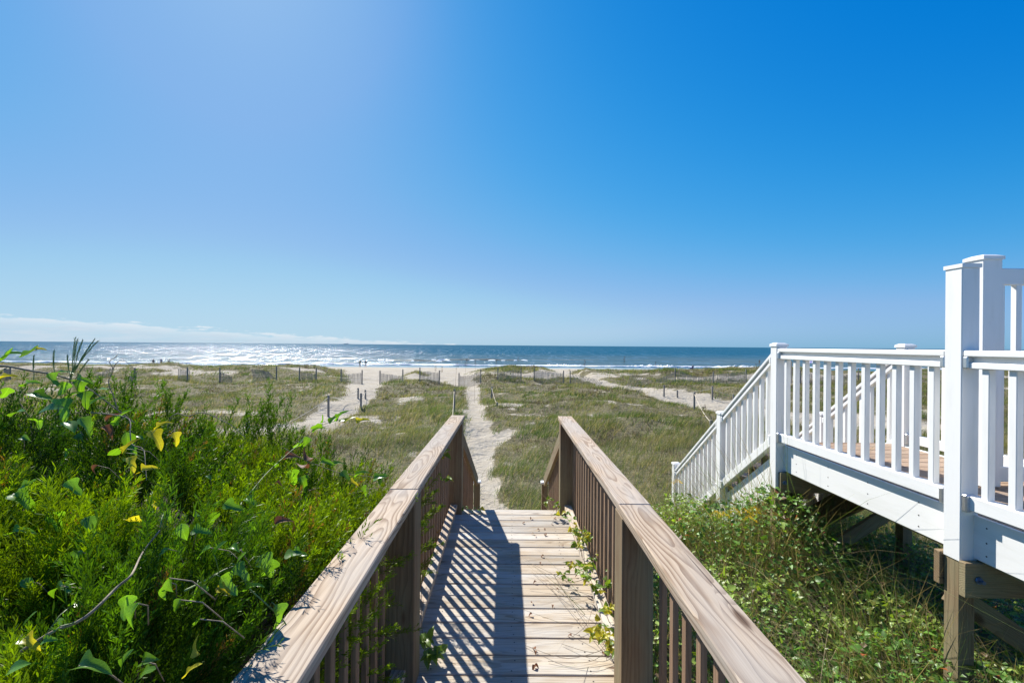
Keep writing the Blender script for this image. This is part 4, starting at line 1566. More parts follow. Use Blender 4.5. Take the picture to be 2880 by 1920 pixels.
def vine(name, label, px, r, mat, leaves=(), auto=0, size=0.06, meshes=None, grp='greenbrier vines over the juniper', cat='vine'):
    """px: [(x, y, depth)] in the photograph; leaves: [(x, y, depth, length px, angle deg, kind)]"""
    pts = smooth_pts([P(a[0], a[1], lift(*a)) for a in px])
    t = thing(name, label, cat, pts[0], grp)
    link('stem', tube(pts, r, mat, 6, r * 0.55), None, t, Matrix.Identity(4))
    for (x, y, d, lp, an, kind) in leaves:
        d0_, d = d, lift(x, y, d) - 0.02
        a = math.radians(an)
        dirv = Vector((math.cos(a), rnd.uniform(-0.35, 0.35), math.sin(a)))
        me = {'g': BL, 'o': BO, 'y': BY, 'b': BB}[kind]
        s = lp * d / F
        base = P(x, y, d)
        roll = Vector((-math.sin(a) + rnd.uniform(-.3, .3), rnd.uniform(-1.2, -0.2), math.cos(a) + rnd.uniform(0.0, .6)))
        put_leaf(t, base, dirv, s, rnd.choice(me), roll)
        near = min(pts, key=lambda q: (q - base).length)
        if (near - base).length < 0.09:
            mid = near.lerp(base, 0.5) + Vector((0, 0, 0.008))
            link('leaf_stalk', tube([near, mid, base + dirv * s * 0.04], 0.0011, M_GSTEM, 4), None, t, Matrix.Identity(4))
    for k in range(auto):
        i = rnd.randrange(len(pts))
        a = rnd.uniform(-0.6, 1.2)
        dv = Vector((rnd.uniform(-1, 1), rnd.uniform(-.7, .5), rnd.uniform(-.7, .6)))
        put_leaf(t, pts[i] + Vector((rnd.uniform(-.02, .02), rnd.uniform(-.02, .02), rnd.uniform(0, .03))), dv, size * rnd.uniform(.6, 1.15), rnd.choice(meshes or BL + BO))
    return t


vine('greenbrier_vine', 'woody greenbrier stem with broad leaves arching in from the upper left edge', [(-40, 1028, 1.7), (20, 1030, 1.7), (90, 1043, 1.72), (150, 1053, 1.75), (205, 1070, 1.78), (260, 1100, 1.8), (320, 1145, 1.85), (380, 1190, 1.9)], 0.0042, M_STEM,
     [(0, 1018, 1.6, 55, 40, 'g'), (8, 1000, 1.6, 44, 20, 'g'), (60, 1005, 1.6, 52, 35, 'g'), (100, 985, 1.6, 24, 20, 'y'), (0, 1065, 1.6, 40, 25, 'y'), (155, 1050, 1.75, 40, 15, 'g'), (135, 1050, 1.7, 45, -70, 'g'),
      (222, 1068, 1.75, 48, -80, 'g'), (212, 1070, 1.72, 42, 10, 'g'), (190, 1075, 1.7, 40, -110, 'g'), (240, 1100, 1.75, 50, -75, 'g'), (165, 1120, 1.65, 70, -55, 'g'), (190, 1130, 1.7, 44, 60, 'g'), (250, 1140, 1.7, 44, 45, 'g'),
      (90, 1105, 1.6, 60, -25, 'g'), (70, 1085, 1.6, 42, 30, 'g'), (25, 1090, 1.6, 40, -120, 'g'), (120, 1150, 1.6, 60, 10, 'g'), (225, 1175, 1.65, 60, -60, 'g'), (180, 1185, 1.6, 55, -20, 'o'), (120, 1180, 1.6, 60, -165, 'o'), (30, 1170, 1.55, 50, 30, 'o'),
      (275, 1095, 1.85, 32, 10, 'g'), (330, 1195, 1.85, 55, 70, 'g'), (355, 1215, 1.8, 50, -80, 'o'), (285, 1200, 1.8, 40, -30, 'b'), (300, 1185, 1.8, 38, 60, 'b')])
vine('greenbrier_vine', 'grey forked twig of greenbrier with yellow leaves in the middle of the bush', [(255, 1160, 1.75), (310, 1165, 1.75), (362, 1178, 1.75), (366, 1220, 1.7), (372, 1250, 1.68), (402, 1262, 1.66), (408, 1300, 1.6), (412, 1350, 1.55)], 0.0024, M_TWIG,
     [(425, 1210, 1.7, 62, -55, 'y'), (440, 1205, 1.7, 40, 40, 'y'), (490, 1215, 1.75, 42, -75, 'y'), (350, 1275, 1.6, 48, 70, 'y'), (360, 1285, 1.58, 48, -45, 'y'), (395, 1325, 1.55, 48, 25, 'y'), (335, 1260, 1.6, 40, -140, 'o')])
vine('greenbrier_vine', 'greenbrier shoot tip with five leaves reaching out over the dune grass', [(700, 1390, 2.3), (760, 1320, 2.45), (850, 1240, 2.5), (885, 1205, 2.5), (930, 1187, 2.5), (985, 1177, 2.5), (1035, 1176, 2.5), (1058, 1177, 2.5)], 0.0019, M_GSTEM,
     [(906, 1192, 2.5, 34, 195, 'g'), (908, 1188, 2.5, 26, 75, 'g'), (925, 1190, 2.5, 38, 50, 'g'), (948, 1182, 2.5, 40, 60, 'g'), (952, 1186, 2.5, 30, 15, 'o'), (968, 1188, 2.5, 36, 40, 'y'), (1002, 1190, 2.5, 36, 30, 'y'), (866, 1228, 2.5, 36, -110, 'g'), (880, 1215, 2.5, 34, 40, 'g'), (850, 1245, 2.5, 30, 200, 'g'), (838, 1252, 2.5, 26, 60, 'g'), (800, 1290, 2.5, 40, 30, 'b'), (785, 1305, 2.45, 34, 160, 'g')])
vine('greenbrier_vine', 'greenbrier with large leaves beside the near handrail, tip resting on the rail', [(520, 1660, 1.2), (590, 1625, 1.25), (640, 1598, 1.3), (690, 1590, 1.3), (690, 1640, 1.25), (740, 1690, 1.2), (798, 1745, 1.15), (812, 1790, 1.08), (788, 1850, 1.0), (770, 1925, 0.95)], 0.0023, M_GSTEM,
     [(660, 1588, 1.3, 62, -50, 'g'), (662, 1588, 1.3, 60, 55, 'g'), (735, 1560, 1.3, 75, -65, 'g'), (765, 1570, 1.3, 62, -110, 'g'), (800, 1560, 1.3, 50, 8, 'g'), (822, 1552, 1.3, 45, -15, 'g'), (690, 1660, 1.25, 48, 35, 'g'), (775, 1700, 1.18, 70, -75, 'g'), (620, 1620, 1.25, 75, -70, 'g'), (560, 1640, 1.22, 70, -105, 'g'), (600, 1560, 1.35, 48, 60, 'g'), (630, 1415, 1.5, 55, -30, 'g'), (600, 1440, 1.5, 48, -100, 'g'), (560, 1450, 1.5, 40, 120, 'g'), (690, 1400, 1.6, 40, -20, 'g')])
vine('greenbrier_vine', 'curving brown greenbrier stem across the lower left of the bush', [(60, 1830, 0.95), (150, 1775, 1.0), (240, 1735, 1.05), (330, 1650, 1.12), (370, 1615, 1.15), (400, 1555, 1.2), (450, 1490, 1.3)], 0.0030, M_STEM,
     [(205, 1700, 1.05, 40, 60, 'g'), (215, 1690, 1.05, 46, -20, 'g'), (180, 1640, 1.08, 44, -30, 'g'), (60, 1765, 1.0, 52, 60, 'g'), (70, 1790, 1.0, 55, -20, 'y'), (120, 1800, 0.98, 36, 10, 'g'), (390, 1450, 1.35, 52, 205, 'y'), (440, 1425, 1.35, 42, 150, 'y'), (460, 1440, 1.35, 40, -60, 'g'), (340, 1880, 0.95, 60, 70, 'g'), (400, 1890, 0.95, 55, 30, 'g'), (520, 1900, 0.95, 52, 50, 'y'), (560, 1840, 1.0, 50, 120, 'y'), (40, 1385, 1.3, 70, -35, 'g'), (60, 1370, 1.3, 48, 20, 'g'), (190, 1350, 1.3, 55, -60, 'g'), (150, 1440, 1.25, 60, -80, 'g'), (30, 1500, 1.2, 55, 20, 'g'), (20, 1890, 0.9, 60, 30, 'o')])
vine('greenbrier_vine', 'mixed greenbrier leaves hanging over the bush top near the handrail joint', [(800, 1260, 2.3), (850, 1290, 2.35), (900, 1310, 2.4), (960, 1330, 2.4), (1040, 1340, 2.4), (1085, 1352, 2.4)], 0.0020, M_STEM,
     [(900, 1300, 2.4, 40, 10, 'g'), (930, 1312, 2.4, 34, 30, 'o'), (960, 1325, 2.4, 38, -40, 'g'), (1000, 1340, 2.4, 36, 40, 'g'), (1050, 1345, 2.4, 40, 20, 'g'), (1065, 1360, 2.4, 36, 60, 'g'), (880, 1290, 2.3, 40, 160, 'b'), (868, 1302, 2.3, 34, 210, 'b'), (820, 1320, 2.2, 50, -80, 'g'), (845, 1340, 2.2, 44, -60, 'g'), (980, 1352, 2.4, 30, -20, 'y'), (1020, 1365, 2.4, 34, -70, 'g')])
vine('bare_twig', 'bare curled grey twig standing up out of the bush at left', [(330, 1150, 1.9), (318, 1110, 1.9), (305, 1075, 1.9), (318, 1040, 1.9), (308, 1018, 1.9), (320, 1008, 1.9), (330, 998, 1.9)], 0.0022, M_TWIG, grp='bare twigs over the juniper', cat='twig')
vine('bare_twig', 'arched bare grey twig looping beside the curled one', [(318, 1040, 1.92), (326, 1022, 1.92), (345, 1013, 1.92), (368, 1028, 1.92), (380, 1045, 1.92), (372, 1070, 1.92), (345, 1100, 1.92), (325, 1120, 1.92)], 0.0017, M_TWIG, grp='bare twigs over the juniper', cat='twig')
vine('bare_twig', 'pale dead greenbrier twigs tangled in front of the dune slope', [(470, 1205, 2.1), (480, 1175, 2.1), (500, 1163, 2.1), (530, 1170, 2.1), (560, 1160, 2.1), (590, 1165, 2.1), (620, 1180, 2.1), (650, 1195, 2.1), (690, 1230, 2.1)], 0.0026, M_TWIG, grp='bare twigs over the juniper', cat='twig')


# more leaves of the same vines scattered over the bush
brier = [o for o in COL.objects if o.parent is None and o.name.startswith('greenbrier_vine')]
k = 0
while k < 36:
    px = rnd.uniform(0, 900)
    py = rnd.uniform(1100, 1900)
    if py < 1110 + 0.25 * px or px > 1270 - 0.803 * (py - 1166) - 60:
        continue
    d = lift(px, py, 3.2) - rnd.uniform(-0.02, 0.05)
    if d > 3.0:
        continue
    base = P(px, py, d)
    t = min(brier, key=lambda q: (q.location - base).length)
    a = rnd.uniform(-2.6, 0.9)
    dirv = Vector((math.cos(a), rnd.uniform(-.5, .3), math.sin(a) * 0.8))
    r_ = rnd.random()
    put_leaf(t, base, dirv, rnd.uniform(0.028, 0.050), rnd.choice(BY if r_ < 0.06 else (BB if r_ < 0.12 else (BO if r_ < 0.5 else BL))), Vector((rnd.uniform(-.6, .4), rnd.uniform(-.9, .1), 1)))
    sp0 = base + Vector((rnd.uniform(-.06, .06), 0.05, -0.07))
    link('leaf_stalk', tube([sp0, sp0.lerp(base, .6) + Vector((.008, 0, .01)), base + dirv * 0.003], 0.0012, M_STEM, 4), None, t, Matrix.Identity(4))
    k += 1

# tall weed with forked seed spikes at the upper left
wt = thing('forked_weed', 'tall green weed with forked dark seed spikes against the sea', 'weed', P(195, 1090, 1.8))
for (a, b) in (((195, 1090), (213, 948)), ((198, 1060), (233, 955)), ((200, 1050), (268, 952)), ((203, 1040), (276, 958)), ((196, 1075), (190, 1000)), ((200, 1060), (218, 953)), ((200, 1055), (245, 985)), ((192, 1090), (250, 1010)), ((150, 1080), (152, 985)), ((92, 1080), (96, 1000))):
    p0, p1 = P(a[0], a[1], 1.8), P(b[0], b[1], 1.8)
    pts = [p0.lerp(p1, k / 6) + Vector((0.004 * math.sin(k), 0, 0)) for k in range(7)]
    link('stalk', tube(pts, 0.0020, M_GSTEM, 5, 0.0010), None, wt, Matrix.Identity(4))
    V, Fc = [], []
    for k in range(22):
        c = p0.lerp(p1, 0.45 + 0.55 * k / 22)
        d = (p1 - p0).normalized() * 0.008 + Vector((rnd.uniform(-1, 1), rnd.uniform(-1, 1), 0)) * 0.005
        s = Vector((0.0022, 0, 0))
        i = len(V)
        V += [c - s, c + s, c + d * 1.2]
        Fc.append((i, i + 1, i + 2))
    me = bpy.data.meshes.new('bud_spike')
    me.from_pydata([tuple(v) for v in V], [], Fc)
    me.materials.append(M_GSTEM)
    link('bud_spike', me, None, wt, Matrix.Identity(4))


# ------------------------------------------------------------------ creepers on the boardwalk
def creeper(label, pts, n, spread, size, yellow, group=None, zmin=None):
    t = thing('creeper', label, 'creeper', pts[0], 'creepers on the boardwalk')
    pts = smooth_pts([Vector(p) for p in pts])
    link('stem', tube(pts, 0.0022, M_STEM, 5, 0.001), None, t, Matrix.Identity(4))
    shoots = []
    for k in range(max(3, n // 9)):
        i = rnd.randrange(len(pts) - 1)
        d = Vector((rnd.uniform(-1, 1) * spread[0], rnd.uniform(-1, 1) * spread[1], rnd.uniform(0, 1) * spread[2]))
        a = pts[i]
        m = a + d * 0.5 + Vector((0, 0, spread[2] * 0.3))
        b = a + d
        if zmin is not None:
            m.z = max(m.z, zmin(m))
            b.z = max(b.z, zmin(b))
        sh = smooth_pts([a, m, b], 4)
        shoots.append(sh)
        link('shoot', tube(sh, 0.0012, M_STEM, 4, 0.0007), None, t, Matrix.Identity(4))
    for k in range(n):
        sh = rnd.choice(shoots)
        p = sh[rnd.randrange(1, len(sh))] + Vector((rnd.uniform(-.012, .012), rnd.uniform(-.012, .012), rnd.uniform(0.002, .02)))
        if zmin is not None:
            p.z = max(p.z, zmin(p) + 0.004)
        dv = Vector((rnd.uniform(-1, 1), rnd.uniform(-1, .6), rnd.uniform(-.35, .5)))
        put_leaf(t, p, dv, size * rnd.uniform(.55, 1.3), rnd.choice(CY if rnd.random() < yellow else CR))
    return t


dz = lambda p: W(0, p.y, 0.006).z
creeper('yellow green creeper spilling over the right bottom rail onto the deck', [W(0.56, 3.75, 0.12), W(0.53, 3.45, 0.14), W(0.50, 3.1, 0.13), W(0.52, 2.75, 0.14), W(0.54, 2.45, 0.12)], 200, (0.18, 0.16, 0.10), 0.042, 0.42, zmin=dz)
creeper('long thin creeper runners lying over the right deck boards', [W(0.50, 3.0, 0.08), W(0.40, 3.05, 0.03), W(0.28, 3.2, 0.02), W(0.16, 3.35, 0.01)], 26, (0.10, 0.12, 0.04), 0.032, 0.2, zmin=dz)
creeper('bushy yellow creeper at the foot of the near right post', [W(0.50, 2.40, 0.05), W(0.49, 2.28, 0.10), W(0.47, 2.18, 0.10)], 75, (0.09, 0.10, 0.09), 0.038, 0.6, zmin=dz)
creeper('green creeper at the foot of the far right post', [W(0.44, 4.30, 0.02), W(0.43, 4.32, 0.12), W(0.40, 4.28, 0.05)], 26, (0.10, 0.10, 0.16), 0.04, 0.15, zmin=dz)
creeper('dark creeper hanging beside the near left post', [W(-0.50, 2.55, 0.32), W(-0.475, 2.42, 0.22), W(-0.45, 2.36, 0.10), W(-0.36, 2.30, 0.03), W(-0.27, 2.27, 0.015)], 30, (0.05, 0.05, 0.04), 0.055, 0.05, zmin=dz)
creeper('small bright creeper climbing the far left balusters', [W(-0.57, 3.75, 0.45), W(-0.56, 3.78, 0.6), W(-0.56, 3.75, 0.75)], 16, (0.05, 0.06, 0.08), 0.055, 0.3)
creeper('sparse green creeper at the far left end of the deck', [W(-0.42, 4.42, 0.01), W(-0.32, 4.40, 0.03), W(-0.22, 4.42, 0.02)], 12, (0.08, 0.04, 0.04), 0.045, 0.1, zmin=dz)
# loose runner stems on the boards
for k in range(9):
    a = W(0.53, rnd.uniform(2.2, 3.4), 0.05)
    b = W(rnd.uniform(0.05, 0.35), rnd.uniform(2.2, 3.3), 0.008)
    m = a.lerp(b, 0.5) + Vector((rnd.uniform(-.05, .05), rnd.uniform(-.1, .1), 0.0))
    t = tag(link('dry_runner', tube(smooth_pts([a, m, b], 6), 0.0014, M_TWIG, 4), None), 'thin dry creeper runner lying across the right side of the deck', 'twig', 'dry runners on the deck')
# fallen dead leaves on the deck
for k in range(26):
    p = W(rnd.uniform(0.12, 0.50), rnd.uniform(2.25, 4.3), 0.010)
    me = BB[0]
    x = Vector((rnd.uniform(-1, 1), rnd.uniform(-1, 1), rnd.uniform(-.1, .2))).normalized()
    o = put_leaf(None, p, x, rnd.uniform(0.018, 0.036), me, (0, 0, 1))
    o.name = 'dead_leaf'
    tag(o, 'small dry dead leaf lying on the right side of the deck', 'leaf', 'dead leaves on the deck')

# ------------------------------------------------------------------ ground cover right of the boardwalk
def cover_h(x, y):
    """height of the weed mass above the ground"""
    h = 0.06 + 0.62 * (fbm(x * 2.3 + 3, y * 2.3, 141, 3) - 0.12) + 0.10 * fbm(x * 9, y * 9, 143, 2)
    h = h + 0.26 * np.exp(-((x - 2.0) / 0.5) ** 2 - ((y - 4.2) / 0.7) ** 2)
    h = h + 0.38 * np.exp(-((x - 2.35) / 0.38) ** 2 - ((y - 3.95) / 0.5) ** 2)
    h = h * (1 - 0.75 * sstep(5.3, 6.6, y))
    h = h * (1 - 0.3 * sstep(2.75, 3.2, x) * (1 - sstep(2.0, 2.4, y) * 0))
    return h


n = 29000
x = 0.66 + rng.uniform(0, 1, n) * 3.6
y = 0.9 + rng.uniform(0, 1, n) ** 0.8 * 5.6
keep = (x < 1.2 * y + 0.7)
x, y = x[keep], y[keep]
n = len(x)
ch = cover_h(x, y)
z = ground_z(x, y) + ch * (1 - rng.exponential(0.22, n)).clip(0.03, 1)
prof = np.array([(0.0, 0.04), (0.30, 0.40), (1.0, 0.01)])
ln = rng.uniform(0.018, 0.048, n) * np.where(rng.uniform(0, 1, n) < 0.08, 1.7, 1.0)
a1 = rng.uniform(0, 6.28, n)
el = rng.normal(0.15, 0.45, n)
dx_ = np.stack([np.cos(a1) * np.cos(el), np.sin(a1) * np.cos(el), np.sin(el)], -1)
upv = np.stack([rng.normal(-0.1, 0.5, n), rng.normal(0.0, 0.5, n), np.ones(n)], -1)
sd = np.cross(upv, dx_)
sd /= np.linalg.norm(sd, axis=1)[:, None]
nm = np.cross(dx_, sd)
pos = np.stack([x, y, z], -1)
LV, LF = [], []
rows = []
for (t_, w_) in prof:
    c = pos + dx_ * (ln * t_)[:, None] - nm * (ln * 0.3 * (t_ - .3) ** 2)[:, None]
    rows.append(np.stack([c - sd * (ln * w_)[:, None] + nm * (ln * w_ * .35)[:, None], c, c + sd * (ln * w_)[:, None] + nm * (ln * w_ * .35)[:, None]], 1))
V = np.concatenate(rows, 1).reshape(-1, 3)
b = np.arange(n) * 9
q = []
for r_ in range(2):
    for k in range(2):
        a = r_ * 3 + k
        q.append(np.stack([b + a, b + a + 1, b + a + 4, b + a + 3], -1))
kcol = fbm(x * 1.3, y * 1.3, 151, 3)
cg = np.where((kcol > 0.5)[:, None], np.array([0.115, 0.225, 0.040]), np.array([0.22, 0.31, 0.055])) * rng.uniform(0.5, 1.6, n)[:, None]
rr = rng.uniform(0, 1, n)
cg[rr < 0.10] = np.array([0.24, 0.26, 0.05])
cg[rr < 0.05] = np.array([0.17, 0.115, 0.06])
cg[rr < 0.006] = np.array([0.45, 0.12, 0.05])
gcm = mesh_np('ground_cover', V, np.concatenate(q), M_COVER, np.repeat(cg, 9, 0), True)
tag(link('ground_cover', gcm), 'tangled green creeping weeds below the white deck', None, None, 'stuff')
# dry and green grass through it
n = 12500
x = 0.7 + rng.uniform(0, 1, n) * 3.9
y = 0.9 + rng.uniform(0, 1, n) ** 0.8 * 5.4
keep = (x < 1.2 * y + 0.8) & (rng.uniform(0, 1, n) < 0.25 + 1.2 * sstep(0.42, 0.6, fbm(x * 1.9, y * 1.9, 161, 3)))
x, y = x[keep], y[keep]
n = len(x)
z = ground_z(x, y)
hh = (cover_h(x, y) + 0.06) * rng.uniform(0.8, 2.0, n)
cols = np.where((rng.uniform(0, 1, n) < 0.5)[:, None], np.array([0.16, 0.22, 0.05]), np.array([0.33, 0.26, 0.14])) * rng.uniform(0.6, 1.3, n)[:, None]
V, q, t, c = blades(np.stack([x, y, z], -1), rng.uniform(-3.14, 3.14, n), np.abs(rng.normal(0.75, 0.4, n)), hh, rng.uniform(0.0035, 0.0075, n), cols, 4)
wg = mesh_np('weed_grass', V, [np.concatenate(q), t], M_GRASS, c)
tag(link('weed_grass', wg), 'green and dry grass growing through the weeds at right', None, None, 'stuff')


# distinct grass tufts and a goldenrod
def tuft(px, py, d, n, h, label, col, lean=0.8):
    p = P(px, py, d)
    z = GZ1(p.x, p.y) + 0.05
    t = thing('grass_tuft', label, 'grass', (p.x, p.y, z), 'grass tufts among the weeds')
    pos = np.tile(np.array([[p.x, p.y, z]]), (n, 1)) + np.stack([rng.normal(0, .025, n), rng.normal(0, .025, n), np.zeros(n)], -1)
    c = np.array(col) * rng.uniform(0.75, 1.25, n)[:, None]
    V, q, tr, cc = blades(pos, rng.uniform(-3.14, 3.14, n), np.abs(rng.normal(lean, 0.35, n)), h * rng.uniform(.6, 1.1, n), rng.uniform(.003, .005, n), c, 6)
    o = link('blade_cluster', mesh_np('blade_cluster', V, [np.concatenate(q), tr], M_GRASS, cc), None, t, Matrix.Identity(4))
    o['kind'] = 'stuff'


tuft(2460, 1640, 2.75, 60, 0.62, 'arching bright green grass tuft below the white deck', (0.13, 0.20, 0.04))
tuft(2720, 1850, 2.35, 26, 0.55, 'thin pale grass tuft against the wooden support post', (0.20, 0.22, 0.07))
tuft(2800, 1840, 2.55, 40, 0.45, 'straw coloured grass tuft right of the support post', (0.34, 0.27, 0.13), 1.2)
tuft(2240, 1500, 3.7, 30, 0.75, 'long arching grass tuft in front of the dark crawl space', (0.20, 0.22, 0.08), 1.1)
tuft(1920, 1480, 4.6, 40, 0.8, 'upright grass tuft at the foot of the white stairs', (0.15, 0.17, 0.06), 0.4)
tuft(2010, 1490, 4.3, 24, 0.8, 'tall thin grass tuft crossing the white stair stringer', (0.18, 0.19, 0.08), 0.7)
tuft(1750, 1410, 5.2, 46, 0.95, 'blue green reed tuft between the boardwalk and the stairs', (0.10, 0.17, 0.09), 0.3)

gr = thing('goldenrod', 'yellow flowering goldenrod in front of the white stairs', 'flower', P(2080, 1600, 3.9))
for (px, py, d) in ((2015, 1440, 3.9), (2035, 1445, 3.85), (2065, 1432, 4.0), (2095, 1436, 3.9), (2120, 1428, 3.95), (2108, 1455, 3.8), (2128, 1440, 3.9), (1905, 1352, 4.4)):
    tp = P(px, py, d)
    b0 = Vector((tp.x + rnd.uniform(-.05, .05), tp.y, GZ1(tp.x, tp.y)))
    pts = smooth_pts([b0, b0.lerp(tp, 0.6), tp], 4)
    link('stalk', tube(pts, 0.0025, M_GSTEM, 5, 0.0014), None, gr, Matrix.Identity(4))
    V, Fc = [], []
    for k in range(120):
        u = rnd.random()
        side = rnd.choice((-1, 1))
        c = tp + Vector((side * u * 0.055 + rnd.uniform(-.01, .01), rnd.uniform(-.03, .03), 0.012 - u * 0.04 + rnd.uniform(-.008, .008)))
        for _ in range(2):
            a = Vector((rnd.uniform(-1, 1), rnd.uniform(-1, 1), rnd.uniform(-1, 1))).normalized() * 0.004
            e = Vector((rnd.uniform(-1, 1), rnd.uniform(-1, 1), rnd.uniform(-1, 1))).normalized() * 0.004
            i = len(V)
            V += [c + a, c - a, c + e]
            Fc.append((i, i + 1, i + 2))
    me = bpy.data.meshes.new('flower_plume')
    me.from_pydata([tuple(v) for v in V], [], Fc)
    me.materials.append(M_GOLD)
    o = link('flower_plume', me, None, gr, Matrix.Identity(4))
    for k in range(5):
        f = b0.lerp(tp, rnd.uniform(.4, .9))
        put_leaf(gr, f, (rnd.uniform(-1, 1), rnd.uniform(-1, 1), .5), rnd.uniform(.04, .07), rnd.choice(CR))


# ------------------------------------------------------------------ people on the beach
def person_mesh(joints, edges, radii, mats, split):
    me = bpy.data.meshes.new('person')
    me.from_pydata(joints, edges, [])
    o = bpy.data.objects.new('tmp', me)
    COL.objects.link(o)
    md = o.modifiers.new('s', 'SKIN')
    sv_ = me.skin_vertices[0].data
    for i, r in enumerate(radii):
        sv_[i].radius = (r, r)
        sv_[i].use_root = (i == 0)
    o.modifiers.new('u', 'SUBSURF').levels = 1
    dg = bpy.context.evaluated_depsgraph_get()
    dg.update()
    out = bpy.data.meshes.new_from_object(o.evaluated_get(dg))
    bpy.data.objects.remove(o)
    out.materials.clear()
    for m in mats:
        out.materials.append(m)
    for p in out.polygons:
        p.material_index = split(p.center)
        p.use_smooth = True
    return out


M_SKIN = simple('skin', (0.42, 0.26, 0.18), 0.6)
M_DARK = simple('dark_cloth', (0.035, 0.035, 0.045), 0.9)
M_BLUE = simple('navy_cloth', (0.03, 0.05, 0.16), 0.9)
M_OLIV = simple('olive_cloth', (0.16, 0.15, 0.10), 0.9)
M_HAIR = simple('dark_hair', (0.04, 0.03, 0.02), 0.8)


def walker(px, py_foot, depth, label, top, face=0.0, stride=0.22):
    g = P(px, py_foot, depth)
    z = GZ1(g.x, depth)
    J = [(0, 0, 0.95), (0, 0, 1.15), (0, 0, 1.38), (0, 0, 1.52), (0, 0, 1.66),
         (0.10, 0, 0.90), (0.11, stride, 0.50), (0.11, stride * 1.2, 0.06), (0.11, stride * 1.2 + 0.15, 0.04),
         (-0.10, 0, 0.90), (-0.11, -stride * 0.4, 0.50), (-0.11, -stride * 1.4, 0.10), (-0.11, -stride * 1.2 + 0.14, 0.04),
         (0.20, 0, 1.40), (0.25, -0.10, 1.12), (0.24, 0.04, 0.90), (-0.20, 0, 1.40), (-0.25, 0.10, 1.12), (-0.24, 0.24, 0.94)]
    Ed = [(0, 1), (1, 2), (2, 3), (3, 4), (0, 5), (5, 6), (6, 7), (7, 8), (0, 9), (9, 10), (10, 11), (11, 12), (2, 13), (13, 14), (14, 15), (2, 16), (16, 17), (17, 18)]
    R = [0.15, 0.14, 0.14, 0.06, 0.115, 0.10, 0.075, 0.05, 0.045, 0.10, 0.075, 0.05, 0.045, 0.075, 0.055, 0.045, 0.075, 0.055, 0.045]

    def split(c):
        if c.z > 1.58:
            return 3 if c.z > 1.68 else 0
        if c.z > 1.0 and abs(c.x) < 0.3:
            return 1
        return 2 if c.z > 0.45 else 0
    me = person_mesh(J, Ed, R, (M_SKIN, top, M_DARK, M_HAIR), split)
    t = link('person', me)
    t.location = (g.x, depth, z)
    t.rotation_euler = (0, 0, face)
    return tag(t, label, 'person', 'people on the beach')


walker(1012, 1040, 108.0, 'person in olive top walking beyond the dune grass, left of a pair', M_OLIV, 1.2)
walker(1029, 1041, 106.0, 'person in dark top walking beyond the dune grass, right of a pair', M_DARK, 1.4)
walker(431, 1025, 120.0, 'tiny dark figure at the water edge, leftmost of three', M_DARK, 0.3)
walker(453, 1026, 118.0, 'tiny dark figure at the water edge, middle of three', M_BLUE, 0.8)
walker(475, 1025, 120.0, 'tiny dark figure at the water edge, rightmost of three', M_DARK, -0.5)

# person sitting in blue near the surf
g = P(1949, 1032, 118.0)
J = [(0, 0, 0.18), (0, 0.02, 0.45), (0, 0.0, 0.72), (0, 0.03, 0.85), (0, 0.04, 0.98), (0.12, 0.10, 0.16), (0.14, 0.45, 0.42), (0.13, 0.75, 0.06), (-0.12, 0.10, 0.16), (-0.14, 0.45, 0.42), (-0.13, 0.75, 0.06), (0.2, 0, 0.72), (0.26, 0.14, 0.45), (0.16, 0.40, 0.45), (-0.2, 0, 0.72), (-0.26, 0.14, 0.45), (-0.16, 0.40, 0.45)]
Ed = [(0, 1), (1, 2), (2, 3), (3, 4), (0, 5), (5, 6), (6, 7), (0, 8), (8, 9), (9, 10), (2, 11), (11, 12), (12, 13), (2, 14), (14, 15), (15, 16)]
R = [0.16, 0.15, 0.15, 0.06, 0.115, 0.10, 0.08, 0.05, 0.10, 0.08, 0.05, 0.075, 0.055, 0.045, 0.075, 0.055, 0.045]
me = person_mesh(J, Ed, R, (M_SKIN, M_BLUE, M_DARK, M_HAIR), lambda c: 3 if c.z > 0.95 else (0 if c.z > 0.84 else 1))
o = link('person', me)
o.location = (g.x, 118, GZ1(g.x, 118))
o.rotation_euler = (0, 0, 0.7)
o.scale = (1.25, 1.25, 1.25)
tag(o, 'person dressed in dark blue sitting near the surf', 'person', 'people on the beach')

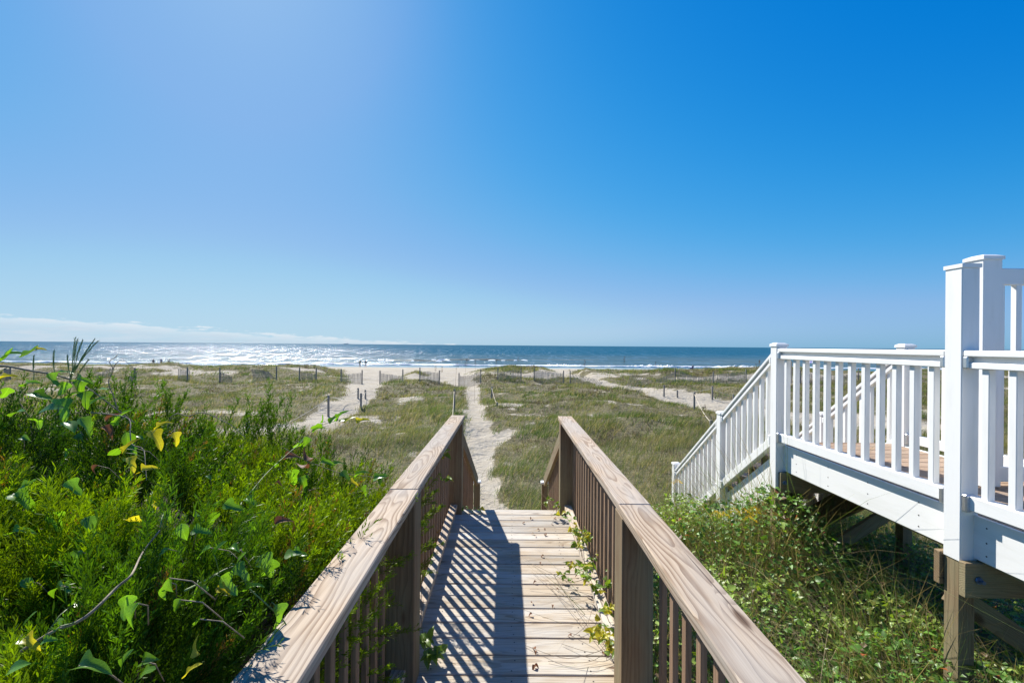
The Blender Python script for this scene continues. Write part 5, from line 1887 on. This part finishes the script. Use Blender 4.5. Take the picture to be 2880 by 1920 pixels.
# beach umbrella seen between the white balusters
g = P(2284, 1045, 95.0)
z = GZ1(g.x, 95)
um = thing('beach_umbrella', 'white and violet beach umbrella seen between the white balusters', 'umbrella', (g.x, 95, z))
link('pole', tube([(g.x, 95, z - 0.1), (g.x + 0.1, 95, z + 2.1)], 0.02, M_WHITE, 6), None, um, Matrix.Identity(4))
M_VIO = simple('violet_canvas', (0.20, 0.18, 0.42), 0.8)
for k in range(8):
    V = [(0, 0, 0.42)]
    for rr_, zz_ in ((0.5, 0.33), (0.95, 0.0)):
        for a in (k, k + 0.5, k + 1):
            V.append((rr_ * math.cos(a * math.pi / 4), rr_ * math.sin(a * math.pi / 4), zz_))
    me = bpy.data.meshes.new('canopy_panel')
    me.from_pydata(V, [], [(0, 1, 2), (0, 2, 3), (1, 4, 5, 2), (2, 5, 6, 3)])
    me.materials.append(M_WHITE if k % 2 else M_VIO)
    link('canopy_panel', me, None, um, Matrix.Translation((g.x + 0.1, 95, z + 1.75)))

# thin dark marker post right behind the first white stair post
g = P(2226, 1055, 40.0)
z = GZ1(g.x, 40)
mp = thing('marker_post', 'thin dark marker post behind the first white stair post', 'post', (g.x, 40, z))
beam('shaft', (g.x, 40, z - 0.2), (g.x, 40, z + 2.0), 0.07, 0.07, M_FENCE, mp, 0.005)
beam('crossbar', (g.x - 0.25, 39.95, z + 1.0), (g.x + 0.45, 39.95, z + 1.25), 0.03, 0.05, M_FENCE, mp, 0.004)

# cargo ship on the horizon
sx_ = px_x(973, 14000)
sh = thing('cargo_ship', 'tiny cargo ship on the horizon left of centre', 'ship', (sx_, 14000, 0))
M_SHIP = simple('ship_paint', (0.22, 0.26, 0.30), 0.6)
beam('hull', (sx_ - 80, 14000, 5), (sx_ + 80, 14000, 5), 22, 14, M_SHIP, sh, 1.0)
beam('bridge', (sx_ + 55, 14000, 12), (sx_ + 55, 14000, 34), 18, 18, M_SHIP, sh, 1.0)
beam('cargo', (sx_ - 65, 14000, 16), (sx_ + 35, 14000, 16), 18, 8, M_SHIP, sh, 0.5)
